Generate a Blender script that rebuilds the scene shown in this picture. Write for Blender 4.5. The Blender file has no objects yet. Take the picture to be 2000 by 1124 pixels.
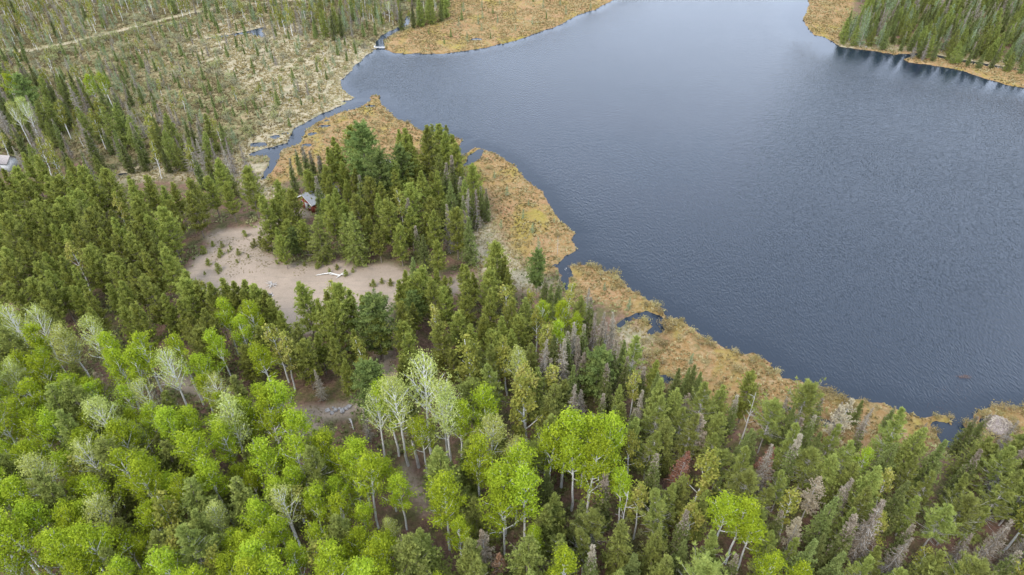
import bpy, math, random
import numpy as np
from mathutils import Vector

# ------------------------------------------------------------------ camera, sky, sun, exposure
scene = bpy.context.scene
H = 90.0
PITCH = 39.0
FPX = 1333.3            # focal length in pixels of a 2000 px wide picture
cam_d = bpy.data.cameras.new('camera')
cam_d.sensor_width = 36.0
cam_d.lens = 36.0 * FPX / 2000.0
cam_d.clip_start = 0.5
cam_d.clip_end = 5000
cam = bpy.data.objects.new('camera', cam_d)
cam.location = (0, 0, H)
cam.rotation_euler = (math.radians(90 - PITCH), 0, 0)
scene.collection.objects.link(cam)
scene.camera = cam

SUN_EL, SUN_AZ = 50.0, 215.0      # azimuth clockwise from +Y
world = bpy.data.worlds.new('World')
scene.world = world
world.use_nodes = True
wt = world.node_tree
wt.nodes.clear()
wo = wt.nodes.new('ShaderNodeOutputWorld')
bg = wt.nodes.new('ShaderNodeBackground')
sky = wt.nodes.new('ShaderNodeTexSky')
sky.sky_type = 'NISHITA'
sky.sun_disc = False
sky.sun_elevation = math.radians(SUN_EL)
sky.sun_rotation = math.radians(SUN_AZ)
sky.air_density = 1.0
sky.dust_density = 2.0
tc = wt.nodes.new('ShaderNodeTexCoord')
cl = wt.nodes.new('ShaderNodeTexNoise')
cl.inputs['Scale'].default_value = 2.2
cl.inputs['Detail'].default_value = 6
cl.inputs['Roughness'].default_value = 0.55
wt.links.new(tc.outputs['Generated'], cl.inputs['Vector'])
cr = wt.nodes.new('ShaderNodeMapRange')
cr.inputs['From Min'].default_value = 0.35
cr.inputs['From Max'].default_value = 0.62
cr.inputs['To Min'].default_value = 0.86
cr.inputs['To Max'].default_value = 0.9
wt.links.new(cl.outputs['Fac'], cr.inputs['Value'])
mx = wt.nodes.new('ShaderNodeMix')
mx.data_type = 'RGBA'
wt.links.new(cr.outputs['Result'], mx.inputs['Factor'])
wt.links.new(sky.outputs['Color'], mx.inputs['A'])
mx.inputs['B'].default_value = (7.1, 8.1, 9.9, 1)
sx = wt.nodes.new('ShaderNodeSeparateXYZ')
wt.links.new(tc.outputs['Generated'], sx.inputs[0])
hz = wt.nodes.new('ShaderNodeMapRange')          # thin overcast: brighter low, darker overhead
hz.inputs['From Min'].default_value = 0.2
hz.inputs['From Max'].default_value = 0.85
hz.inputs['To Min'].default_value = 1.02
hz.inputs['To Max'].default_value = 0.9
wt.links.new(sx.outputs['Z'], hz.inputs['Value'])
vm = wt.nodes.new('ShaderNodeVectorMath'); vm.operation = 'SCALE'
wt.links.new(mx.outputs['Result'], vm.inputs[0]); wt.links.new(hz.outputs['Result'], vm.inputs['Scale'])
wt.links.new(vm.outputs[0], bg.inputs['Color'])
bg.inputs['Strength'].default_value = 0.13
wt.links.new(bg.outputs['Background'], wo.inputs['Surface'])

sun_d = bpy.data.lights.new('sun', 'SUN')
sun_d.energy = 1.25
sun_d.angle = math.radians(18)
sun_d.color = (1.0, 0.95, 0.87)
sun = bpy.data.objects.new('sun', sun_d)
az, el = math.radians(SUN_AZ), math.radians(SUN_EL)
to_sun = Vector((math.sin(az) * math.cos(el), math.cos(az) * math.cos(el), math.sin(el)))
sun.rotation_euler = to_sun.to_track_quat('Z', 'Y').to_euler()
sun.location = (0, 0, 200)
scene.collection.objects.link(sun)

scene.view_settings.view_transform = 'Standard'
scene.view_settings.look = 'None'
scene.view_settings.gamma = 1.0
scene.view_settings.use_curve_mapping = False
scene.view_settings.exposure = 1.45

# ------------------------------------------------------------------ helpers
rng = np.random.default_rng(7)
random.seed(7)
C = scene.collection
SP, CP = math.sin(math.radians(PITCH)), math.cos(math.radians(PITCH))


def at(x, y, z=0.0):
    """point of the plane at height z seen at pixel (x, y) of the 2000x1124 photograph"""
    u, v = (np.asarray(x, float) - 1000) / FPX, (562 - np.asarray(y, float)) / FPX
    dy = CP + v * SP
    dz = -SP + v * CP
    t = (z - H) / dz
    return u * t, dy * t


def pix(x, y, z=0.0):
    """inverse of at()"""
    f = y * CP - (z - H) * SP
    upv = y * SP + (z - H) * CP
    return 1000 + FPX * x / f, 562 - FPX * upv / f


def lattice(seed):
    return np.random.default_rng(seed).random((256, 256))


def vnoise(x, y, scale, seed=0):
    L = lattice(seed)
    X, Y = np.asarray(x) / scale + 1000, np.asarray(y) / scale + 1000
    xi, yi = np.floor(X).astype(int), np.floor(Y).astype(int)
    fx, fy = X - xi, Y - yi
    fx, fy = fx * fx * (3 - 2 * fx), fy * fy * (3 - 2 * fy)
    g = lambda a, b: L[a % 256, b % 256]
    return (g(xi, yi) * (1 - fx) + g(xi + 1, yi) * fx) * (1 - fy) + (g(xi, yi + 1) * (1 - fx) + g(xi + 1, yi + 1) * fx) * fy


def fbm(x, y, scale, octv=4, seed=0):
    s, a, t = 0, 1.0, 0
    for o in range(octv):
        s = s + a * (vnoise(x, y, scale / 2 ** o, seed + o) - 0.5)
        t += a
        a *= 0.55
    return s / t * 2          # about -1..1


def poly_sdf(px, py, poly):
    """positive inside"""
    P = np.asarray(poly, float)
    Q = np.roll(P, -1, 0)
    best = np.full(px.shape, 1e18)
    inside = np.zeros(px.shape, bool)
    for (ax, ay), (bx, by) in zip(P, Q):
        ex, ey = bx - ax, by - ay
        L2 = ex * ex + ey * ey + 1e-12
        t = np.clip(((px - ax) * ex + (py - ay) * ey) / L2, 0, 1)
        dx, dy = px - ax - t * ex, py - ay - t * ey
        best = np.minimum(best, dx * dx + dy * dy)
        if ay != by:
            c = (ay > py) != (by > py)
            inside ^= c & (px < (bx - ax) * (py - ay) / (by - ay) + ax)
    d = np.sqrt(best)
    return np.where(inside, d, -d)


def line_sdf(px, py, pts, w):
    """positive inside a band of half width w (one value or one per point, metres)"""
    P = np.asarray(pts, float)
    W = np.full(len(P), w, float) if np.isscalar(w) else np.asarray(w, float)
    best = np.full(px.shape, -1e9)
    for i in range(len(P) - 1):
        (ax, ay), (bx, by) = P[i], P[i + 1]
        ex, ey = bx - ax, by - ay
        t = np.clip(((px - ax) * ex + (py - ay) * ey) / (ex * ex + ey * ey + 1e-12), 0, 1)
        d = np.hypot(px - ax - t * ex, py - ay - t * ey)
        best = np.maximum(best, W[i] * (1 - t) + W[i + 1] * t - d)
    return best


def world_poly(pts, z=0.0):
    a = np.asarray(pts, float)
    X, Y = at(a[:, 0], a[:, 1], z)
    return np.stack([X, Y], 1)


class MB:
    """collects triangles and quads with a tone per face and builds ONE mesh"""

    def __init__(self):
        self.v, self.f3, self.t3, self.m3, self.f4, self.t4, self.m4, self.n = [], [], [], [], [], [], [], 0

    def tris(self, P, tone=0.5, mat=0):            # P (n,3,3)
        n = len(P)
        if not n: return
        self.v.append(P.reshape(-1, 3))
        self.f3.append(np.arange(n * 3).reshape(n, 3) + self.n)
        self.t3.append(np.broadcast_to(np.asarray(tone, float), (n,)))
        self.m3.append(np.full(n, mat))
        self.n += n * 3

    def quads(self, P, tone=0.5, mat=0):           # P (n,4,3)
        n = len(P)
        if not n: return
        self.v.append(P.reshape(-1, 3))
        self.f4.append(np.arange(n * 4).reshape(n, 4) + self.n)
        self.t4.append(np.broadcast_to(np.asarray(tone, float), (n,)))
        self.m4.append(np.full(n, mat))
        self.n += n * 4

    def indexed(self, V, F, tone=0.5, mat=0):
        V, F = np.asarray(V, float), np.asarray(F, int)
        self.v.append(V)
        n = len(F)
        if F.shape[1] == 4:
            self.f4.append(F + self.n); self.t4.append(np.broadcast_to(np.asarray(tone, float), (n,))); self.m4.append(np.full(n, mat))
        else:
            self.f3.append(F + self.n); self.t3.append(np.broadcast_to(np.asarray(tone, float), (n,))); self.m3.append(np.full(n, mat))
        self.n += len(V)

    def tube(self, pts, rad, sides=6, tone=0.5, mat=0, cap=True):
        pts = np.asarray(pts, float)
        rad = np.broadcast_to(np.asarray(rad, float), (len(pts),))
        d = np.gradient(pts, axis=0)
        d /= np.linalg.norm(d, axis=1)[:, None] + 1e-9
        ref = np.array([1.0, 0, 0]) if abs(d[0, 0]) < 0.8 else np.array([0, 1.0, 0])
        a = np.cross(d, ref); a /= np.linalg.norm(a, axis=1)[:, None] + 1e-9
        b = np.cross(d, a)
        th = np.linspace(0, 2 * np.pi, sides, endpoint=False)
        V = (pts[:, None] + rad[:, None, None] * (np.cos(th)[None, :, None] * a[:, None] + np.sin(th)[None, :, None] * b[:, None])).reshape(-1, 3)
        F = []
        for i in range(len(pts) - 1):
            for j in range(sides):
                k = (j + 1) % sides
                F.append((i * sides + j, i * sides + k, (i + 1) * sides + k, (i + 1) * sides + j))
        self.indexed(V, F, tone, mat)
        if cap:
            c = len(V) - sides
            V2 = np.vstack([V[c:], pts[-1:]])
            self.indexed(V2, [(j, (j + 1) % sides, sides) for j in range(sides)], tone, mat)

    def box(self, x0, x1, y0, y1, z0, z1, tone=0.5, mat=0):
        V = [(x, y, z) for z in (z0, z1) for y in (y0, y1) for x in (x0, x1)]
        F = [(0, 2, 3, 1), (4, 5, 7, 6), (0, 1, 5, 4), (2, 6, 7, 3), (0, 4, 6, 2), (1, 3, 7, 5)]
        self.indexed(V, F, tone, mat)

    def mesh(self, name, mats, smooth=False):
        me = bpy.data.meshes.new(name)
        V = np.concatenate(self.v).astype(np.float32)
        F3 = np.concatenate(self.f3) if self.f3 else np.zeros((0, 3), int)
        F4 = np.concatenate(self.f4) if self.f4 else np.zeros((0, 4), int)
        tone = np.concatenate(self.t3 + self.t4).astype(np.float32)
        mi = np.concatenate(self.m3 + self.m4).astype(np.int32)
        n3, n4 = len(F3), len(F4)
        me.vertices.add(len(V)); me.vertices.foreach_set('co', V.ravel())
        li = np.concatenate([F3.ravel(), F4.ravel()]).astype(np.int32)
        me.loops.add(len(li)); me.loops.foreach_set('vertex_index', li)
        st = np.concatenate([np.arange(n3) * 3, n3 * 3 + np.arange(n4) * 4]).astype(np.int32)
        me.polygons.add(n3 + n4); me.polygons.foreach_set('loop_start', st)
        me.polygons.foreach_set('material_index', mi)
        me.update(calc_edges=True)
        me.validate()
        if len(me.polygons) == len(tone):
            at_ = me.attributes.new('tone', 'FLOAT', 'FACE')
            at_.data.foreach_set('value', tone)
        for m in (mats if isinstance(mats, (list, tuple)) else [mats]):
            me.materials.append(m)
        if smooth:
            me.polygons.foreach_set('use_smooth', np.ones(len(me.polygons), bool))
        return me


def obj(name, me, parent=None, loc=None):
    o = bpy.data.objects.new(name, me)
    C.objects.link(o)
    if parent is not None: o.parent = parent
    if loc is not None: o.location = loc
    return o


def tag(o, label=None, cat=None, group=None, kind=None):
    if label: o['label'] = label
    if cat: o['category'] = cat
    if group: o['group'] = group
    if kind: o['kind'] = kind
    return o


# ------------------------------------------------------------------ materials
def node(nt, typ, **kw):
    n = nt.nodes.new(typ)
    for k, v in kw.items(): setattr(n, k, v)
    return n


def ramp(nt, stops):
    r = nt.nodes.new('ShaderNodeValToRGB')
    e = r.color_ramp.elements
    e[0].position, e[0].color = stops[0][0], (*stops[0][1], 1)
    e[1].position, e[1].color = stops[-1][0], (*stops[-1][1], 1)
    for p, c in stops[1:-1]:
        k = e.new(p); k.color = (*c, 1)
    return r


def new_mat(name):
    m = bpy.data.materials.new(name)
    m.use_nodes = True
    nt = m.node_tree
    nt.nodes.clear()
    return m, nt, nt.nodes.new('ShaderNodeOutputMaterial')


def foliage(name, stops, trans=0.25, vary=0.35, clump=1.2):
    """leaf / needle material: colour runs over stops by face tone, clump noise and object"""
    m, nt, out = new_mat(name)
    a = node(nt, 'ShaderNodeAttribute', attribute_name='tone')
    oi = node(nt, 'ShaderNodeObjectInfo')
    tcn = node(nt, 'ShaderNodeTexCoord')
    nz = node(nt, 'ShaderNodeTexNoise'); nz.inputs['Scale'].default_value = 1 / clump; nz.inputs['Detail'].default_value = 2
    nt.links.new(tcn.outputs['Object'], nz.inputs['Vector'])
    s1 = node(nt, 'ShaderNodeMath', operation='MULTIPLY_ADD')
    nt.links.new(oi.outputs['Random'], s1.inputs[0]); s1.inputs[1].default_value = vary; s1.inputs[2].default_value = -vary / 2
    s2 = node(nt, 'ShaderNodeMath', operation='ADD')
    nt.links.new(a.outputs['Fac'], s2.inputs[0]); nt.links.new(s1.outputs[0], s2.inputs[1])
    s3 = node(nt, 'ShaderNodeMath', operation='MULTIPLY_ADD')
    nt.links.new(nz.outputs['Fac'], s3.inputs[0]); s3.inputs[1].default_value = 0.8; s3.inputs[2].default_value = -0.4
    s4 = node(nt, 'ShaderNodeMath', operation='ADD')
    nt.links.new(s2.outputs[0], s4.inputs[0]); nt.links.new(s3.outputs[0], s4.inputs[1])
    r = ramp(nt, stops)
    nt.links.new(s4.outputs[0], r.inputs['Fac'])
    hs = node(nt, 'ShaderNodeHueSaturation')
    mr = node(nt, 'ShaderNodeMapRange'); mr.inputs['To Min'].default_value = 0.485; mr.inputs['To Max'].default_value = 0.515
    nt.links.new(oi.outputs['Random'], mr.inputs['Value']); nt.links.new(mr.outputs['Result'], hs.inputs['Hue'])
    nt.links.new(r.outputs['Color'], hs.inputs['Color'])
    d = node(nt, 'ShaderNodeBsdfPrincipled'); d.inputs['Roughness'].default_value = 0.75
    d.inputs['Specular IOR Level'].default_value = 0.08
    nt.links.new(hs.outputs['Color'], d.inputs['Base Color'])
    if trans > 0:
        t = node(nt, 'ShaderNodeBsdfTranslucent'); nt.links.new(hs.outputs['Color'], t.inputs['Color'])
        ms = node(nt, 'ShaderNodeMixShader'); ms.inputs['Fac'].default_value = trans
        nt.links.new(d.outputs[0], ms.inputs[1]); nt.links.new(t.outputs[0], ms.inputs[2])
        nt.links.new(ms.outputs[0], out.inputs['Surface'])
    else:
        nt.links.new(d.outputs[0], out.inputs['Surface'])
    return m


def surf(name, c1, c2, scale=2.0, rough=0.8, stretch=(1, 1, 1), bump=0.3, contrast=(0.35, 0.65), spec=0.3, metal=0.0):
    m, nt, out = new_mat(name)
    tcn = node(nt, 'ShaderNodeTexCoord')
    mp = node(nt, 'ShaderNodeMapping'); mp.inputs['Scale'].default_value = stretch
    nz = node(nt, 'ShaderNodeTexNoise'); nz.inputs['Scale'].default_value = scale; nz.inputs['Detail'].default_value = 5
    nt.links.new(tcn.outputs['Object'], mp.inputs['Vector']); nt.links.new(mp.outputs[0], nz.inputs['Vector'])
    r = ramp(nt, [(contrast[0], c1), (contrast[1], c2)])
    nt.links.new(nz.outputs['Fac'], r.inputs['Fac'])
    p = node(nt, 'ShaderNodeBsdfPrincipled'); p.inputs['Roughness'].default_value = rough
    p.inputs['Specular IOR Level'].default_value = spec; p.inputs['Metallic'].default_value = metal
    nt.links.new(r.outputs[0], p.inputs['Base Color'])
    b = node(nt, 'ShaderNodeBump'); b.inputs['Strength'].default_value = bump; b.inputs['Distance'].default_value = 0.05
    nt.links.new(nz.outputs['Fac'], b.inputs['Height']); nt.links.new(b.outputs[0], p.inputs['Normal'])
    nt.links.new(p.outputs[0], out.inputs['Surface'])
    return m


M = {}
M['aspen_leaf'] = foliage('aspen_leaf', [(0.1, (.14, .19, .012)), (0.5, (.25, .315, .018)), (0.95, (.37, .42, .035))], 0.4, 0.4)
M['aspen_pale'] = foliage('aspen_pale', [(0.1, (.22, .24, .06)), (0.55, (.34, .37, .09)), (0.95, (.46, .47, .17))], 0.35, 0.4)
M['birch_leaf'] = foliage('birch_leaf', [(0.1, (.14, .16, .03)), (0.55, (.25, .25, .045)), (0.95, (.36, .30, .09))], 0.35, 0.5)
M['aspen_bark'] = surf('aspen_bark', (.28, .265, .24), (.60, .585, .55), 3.0, 0.85, (1, 1, 2.2), contrast=(.30, .46))
M['pine_needle'] = foliage('pine_needle', [(0.05, (.15, .17, .045)), (0.5, (.28, .305, .065)), (0.95, (.40, .40, .09))], 0.55, 0.4)
M['white_pine_needle'] = foliage('white_pine_needle', [(0.05, (.08, .115, .035)), (0.5, (.165, .215, .06)), (0.95, (.28, .32, .09))], 0.35, 0.35)
M['jack_needle'] = foliage('jack_needle', [(0.05, (.14, .155, .045)), (0.5, (.23, .262, .062)), (0.95, (.35, .37, .095))], 0.35, 0.5)
M['spruce_needle'] = foliage('spruce_needle', [(0.05, (.115, .14, .048)), (0.5, (.195, .225, .07)), (0.95, (.30, .33, .105))], 0.5, 0.5)
M['spruce_grey'] = foliage('spruce_grey', [(0.05, (.15, .125, .085)), (0.5, (.26, .22, .16)), (0.95, (.40, .35, .27))], 0.25, 0.4)
M['rust_needle'] = foliage('rust_needle', [(0.05, (.15, .075, .04)), (0.5, (.28, .15, .09)), (0.95, (.40, .26, .17))], 0.2, 0.4)
M['tan_needle'] = foliage('tan_needle', [(0.05, (.22, .18, .11)), (0.5, (.38, .32, .22)), (0.95, (.50, .43, .31))], 0.2, 0.3)
M['larch_needle'] = foliage('larch_needle', [(0.05, (.12, .16, .08)), (0.5, (.21, .26, .13)), (0.95, (.31, .35, .19))], 0.35, 0.5)
M['shrub_leaf'] = foliage('shrub_leaf', [(0.05, (.15, .16, .065)), (0.5, (.24, .25, .095)), (0.95, (.34, .32, .16))], 0.35, 0.6)
M['willow_leaf'] = foliage('willow_leaf', [(0.05, (.17, .155, .10)), (0.5, (.24, .235, .13)), (0.95, (.33, .32, .18))], 0.35, 0.8)
M['meadow_leaf'] = foliage('meadow_leaf', [(0.05, (.18, .15, .07)), (0.5, (.28, .245, .115)), (0.95, (.38, .32, .18))], 0.35, 0.6, 5.0)
M['heath_leaf'] = foliage('heath_leaf', [(0.05, (.15, .125, .05)), (0.5, (.25, .20, .08)), (0.95, (.36, .28, .13))], 0.3, 0.6)
M['sedge'] = foliage('sedge', [(0.05, (.20, .135, .055)), (0.45, (.30, .215, .10)), (0.95, (.39, .32, .185))], 0.3, 0.3, 4.0)
M['conifer_bark'] = surf('conifer_bark', (.14, .11, .09), (.26, .21, .18), 5, 0.9)
M['grey_wood'] = surf('grey_wood', (.26, .24, .22), (.48, .45, .42), 4, 0.85, (1, 1, .3))
M['bleached_wood'] = surf('bleached_wood', (.38, .36, .33), (.62, .60, .56), 6, 0.8, (1, 1, 1))
M['rock'] = surf('rock', (.20, .185, .18), (.44, .41, .39), 1.8, 0.85, bump=0.6)
M['lodge_wood'] = surf('lodge_wood', (.18, .14, .10), (.44, .38, .30), 1.2, 0.9)
M['char'] = surf('char', (.02, .02, .02), (.09, .085, .08), 4, 0.95)
M['red_siding'] = surf('red_siding', (.17, .035, .025), (.26, .065, .045), 1.5, 0.75, (.3, .3, 14), 0.6)
M['white_paint'] = surf('white_paint', (.40, .39, .37), (.5, .49, .47), 2, 0.6)
M['window_glass'] = surf('window_glass', (.02, .025, .03), (.05, .06, .07), 1, 0.08, spec=0.6, bump=0)
M['grey_shingle'] = surf('grey_shingle', (.18, .185, .195), (.26, .265, .28), 3, 0.85, (1, 6, 6), 0.5)
M['brown_shingle'] = surf('brown_shingle', (.20, .17, .155), (.33, .29, .27), 3, 0.9, (1, 6, 6), 0.5)
M['concrete'] = surf('concrete', (.35, .34, .33), (.5, .49, .47), 3, 0.9)
M['weathered_board'] = surf('weathered_board', (.45, .42, .38), (.7, .67, .62), 4, 0.8, (8, 1, 1))
M['water_weed'] = foliage('water_weed', [(0.05, (.05, .035, .03)), (0.5, (.09, .06, .05)), (0.95, (.15, .105, .085))], 0.0, 0.2)


def water_mat():
    m, nt, out = new_mat('lake_water')
    tcn = node(nt, 'ShaderNodeTexCoord')
    hs = []
    for ang, st, sc, det, amp, wob in ((24, (1.0, 0.30, 1), 3.3, 1, 1.0, 0), (-14, (1.0, 0.4, 1), 4.6, 1, 0.6, 0), (50, (1, .7, 1), 8, 1, .15, 0)):
        mp = node(nt, 'ShaderNodeMapping'); mp.inputs['Rotation'].default_value = (0, 0, math.radians(ang)); mp.inputs['Scale'].default_value = st
        nz = node(nt, 'ShaderNodeTexNoise'); nz.inputs['Scale'].default_value = sc; nz.inputs['Detail'].default_value = det; nz.inputs['Distortion'].default_value = 0.3
        nt.links.new(tcn.outputs['Object'], mp.inputs['Vector']); nt.links.new(mp.outputs[0], nz.inputs['Vector'])
        k = node(nt, 'ShaderNodeMath', operation='MULTIPLY'); k.inputs[1].default_value = amp
        nt.links.new(nz.outputs['Fac'], k.inputs[0]); hs.append(k)
    a = node(nt, 'ShaderNodeMath', operation='ADD'); nt.links.new(hs[0].outputs[0], a.inputs[0]); nt.links.new(hs[1].outputs[0], a.inputs[1])
    b = node(nt, 'ShaderNodeMath', operation='ADD'); nt.links.new(a.outputs[0], b.inputs[0]); nt.links.new(hs[2].outputs[0], b.inputs[1])
    # wind: calmer close to the banks (attribute) and in broad patches
    at_ = node(nt, 'ShaderNodeAttribute', attribute_name='calm')
    pn = node(nt, 'ShaderNodeTexNoise'); pn.inputs['Scale'].default_value = 0.018; pn.inputs['Detail'].default_value = 3
    nt.links.new(tcn.outputs['Object'], pn.inputs['Vector'])
    pr = node(nt, 'ShaderNodeMapRange'); pr.inputs['From Min'].default_value = .35; pr.inputs['From Max'].default_value = .65
    pr.inputs['To Min'].default_value = .8; pr.inputs['To Max'].default_value = 1.08
    nt.links.new(pn.outputs['Fac'], pr.inputs['Value'])
    w = node(nt, 'ShaderNodeMath', operation='MULTIPLY'); nt.links.new(at_.outputs['Fac'], w.inputs[0]); nt.links.new(pr.outputs[0], w.inputs[1])
    hgt = node(nt, 'ShaderNodeMath', operation='MULTIPLY'); nt.links.new(b.outputs[0], hgt.inputs[0]); nt.links.new(w.outputs[0], hgt.inputs[1])
    bp = node(nt, 'ShaderNodeBump'); bp.inputs['Strength'].default_value = 1.0; bp.inputs['Distance'].default_value = 0.2
    nt.links.new(hgt.outputs[0], bp.inputs['Height'])
    p = node(nt, 'ShaderNodeBsdfPrincipled')
    p.inputs['Base Color'].default_value = (.008, .014, .023, 1)
    p.inputs['Roughness'].default_value = 0.10
    p.inputs['IOR'].default_value = 1.333
    nt.links.new(bp.outputs[0], p.inputs['Normal'])
    nt.links.new(p.outputs[0], out.inputs['Surface'])
    return m


def ground_mat():
    m, nt, out = new_mat('ground_cover')
    tcn = node(nt, 'ShaderNodeTexCoord')
    at_ = node(nt, 'ShaderNodeAttribute', attribute_name='zones')
    sep = node(nt, 'ShaderNodeSeparateColor'); nt.links.new(at_.outputs['Color'], sep.inputs[0])
    at2 = node(nt, 'ShaderNodeAttribute', attribute_name='scrub')
    def nz(sc, det=5, rough=.6, dist=0.0, st=None):
        n = node(nt, 'ShaderNodeTexNoise'); n.inputs['Scale'].default_value = sc; n.inputs['Detail'].default_value = det
        n.inputs['Roughness'].default_value = rough; n.inputs['Distortion'].default_value = dist
        if st:
            mp = node(nt, 'ShaderNodeMapping'); mp.inputs['Scale'].default_value = st
            nt.links.new(tcn.outputs['Object'], mp.inputs['Vector']); nt.links.new(mp.outputs[0], n.inputs['Vector'])
        else:
            nt.links.new(tcn.outputs['Object'], n.inputs['Vector'])
        return n
    def mix(f, a, b, mode='MIX'):
        x = node(nt, 'ShaderNodeMix'); x.data_type = 'RGBA'; x.blend_type = mode
        if isinstance(f, float): x.inputs['Factor'].default_value = f
        else: nt.links.new(f, x.inputs['Factor'])
        nt.links.new(a, x.inputs['A']); nt.links.new(b, x.inputs['B'])
        return x.outputs['Result']
    fine, mid, big = nz(1.6, 6, .7), nz(.28, 5, .65, .4), nz(.05, 3)
    def rr(n, st):
        r = ramp(nt, st); nt.links.new(n.outputs['Fac'], r.inputs['Fac']); return r.outputs[0]
    def thr(n, a, b, lo=0.0, hi=1.0):
        r = node(nt, 'ShaderNodeMapRange'); r.inputs['From Min'].default_value = a; r.inputs['From Max'].default_value = b
        r.inputs['To Min'].default_value = lo; r.inputs['To Max'].default_value = hi
        nt.links.new(n.outputs['Fac'], r.inputs['Value']); return r.outputs[0]
    # forest floor: needle litter, moss, twigs
    forest = mix(thr(mid, .42, .6), rr(fine, [(.3, (0.094, 0.055, 0.038)), (.7, (0.222, 0.131, 0.092))]), rr(fine, [(.3, (0.061, 0.059, 0.023)), (.7, (0.140, 0.127, 0.050))]))
    # scrub meadow
    scrub = mix(thr(mid, .4, .62), rr(fine, [(.3, (0.092, 0.094, 0.036)), (.7, (0.191, 0.180, 0.078))]), rr(fine, [(.3, (0.185, 0.133, 0.066)), (.7, (0.328, 0.248, 0.138))]))
    # straw marsh
    marsh = mix(thr(nz(.5, 6, .7, .6), .45, .62), rr(fine, [(.25, (0.215, 0.167, 0.094)), (.5, (0.326, 0.268, 0.174)), (.75, (0.403, 0.347, 0.246))]), rr(fine, [(.3, (0.130, 0.121, 0.058)), (.7, (0.247, 0.221, 0.123))]))
    # bog: orange, russet, olive, yellow moss
    b1 = rr(nz(.9, 6, .72, .8), [(.25, (0.128, 0.084, 0.032)), (.42, (0.218, 0.129, 0.048)), (.55, (0.269, 0.175, 0.080)), (.75, (0.334, 0.257, 0.160))])
    b2 = rr(nz(1.1, 5, .7, .5), [(.3, (0.234, 0.108, 0.050)), (.7, (0.298, 0.183, 0.101))])
    b3 = rr(nz(1.3, 5, .7), [(.3, (0.182, 0.146, 0.024)), (.7, (0.282, 0.227, 0.046))])
    bog = mix(thr(nz(.11, 4, .6, .5), .50, .68, 0, .7), b1, b2)
    bog = mix(thr(nz(.42, 5, .7, .6), .52, .64, 0, .8), bog, rr(nz(1.7, 5, .7), [(.3, (0.095, 0.081, 0.031)), (.7, (0.189, 0.156, 0.065))]))
    bog = mix(thr(nz(.075, 4, .6, .7, (1.3, .8, 1)), .52, .66, 0, .8), bog, b3)
    # gravel: worn wheel tracks, stones and needle litter
    gr = mix(thr(nz(.12, 5, .65, .3), .35, .7), rr(nz(6, 4, .8), [(.3, (0.218, 0.165, 0.122)), (.7, (0.341, 0.270, 0.206))]), rr(nz(7, 4, .8), [(.3, (0.164, 0.125, 0.090)), (.7, (0.286, 0.227, 0.174))]))
    gr = mix(thr(nz(.9, 6, .75), .60, .68, 0, .7), gr, rr(fine, [(.3, (0.109, 0.092, 0.043)), (.7, (0.178, 0.153, 0.079))]))
    # worn tracks: long soft bands of darker, browner grit, and scattered dark litter
    trk = nz(.35, 3, .6, .9, (.35, 1.6, 1))
    gr = mix(thr(trk, .53, .62, 0, .55), gr, rr(fine, [(.3, (0.163, 0.128, 0.094)), (.7, (0.240, 0.199, 0.151))]))
    gr = mix(thr(nz(3.2, 3, .7), .66, .72, 0, .8), gr, rr(fine, [(.3, (0.058, 0.056, 0.031)), (.7, (0.125, 0.112, 0.062))]))
    scrub = mix(thr(nz(.9, 6, .8), .5, .62, 0, .85), scrub, rr(fine, [(.3, (.085, .10, .04)), (.7, (.17, .18, .08))]))
    c = mix(at2.outputs['Fac'], forest, scrub)
    c = mix(sep.outputs[2], c, marsh)
    c = mix(sep.outputs[1], c, bog)
    c = mix(sep.outputs[0], c, gr)
    p = node(nt, 'ShaderNodeBsdfPrincipled'); p.inputs['Roughness'].default_value = .95; p.inputs['Specular IOR Level'].default_value = .15
    nt.links.new(c, p.inputs['Base Color'])
    bh = nz(2.2, 6, .75)
    inv = node(nt, 'ShaderNodeMath', operation='MULTIPLY_ADD'); nt.links.new(sep.outputs[0], inv.inputs[0]); inv.inputs[1].default_value = -.85; inv.inputs[2].default_value = 1
    mu = node(nt, 'ShaderNodeMath', operation='MULTIPLY'); nt.links.new(bh.outputs['Fac'], mu.inputs[0]); nt.links.new(inv.outputs[0], mu.inputs[1])
    b = node(nt, 'ShaderNodeBump'); b.inputs['Strength'].default_value = .9; b.inputs['Distance'].default_value = .5
    nt.links.new(mu.outputs[0], b.inputs['Height']); nt.links.new(b.outputs[0], p.inputs['Normal'])
    nt.links.new(p.outputs[0], out.inputs['Surface'])
    return m


M['water'] = water_mat()
M['ground'] = ground_mat()

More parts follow.
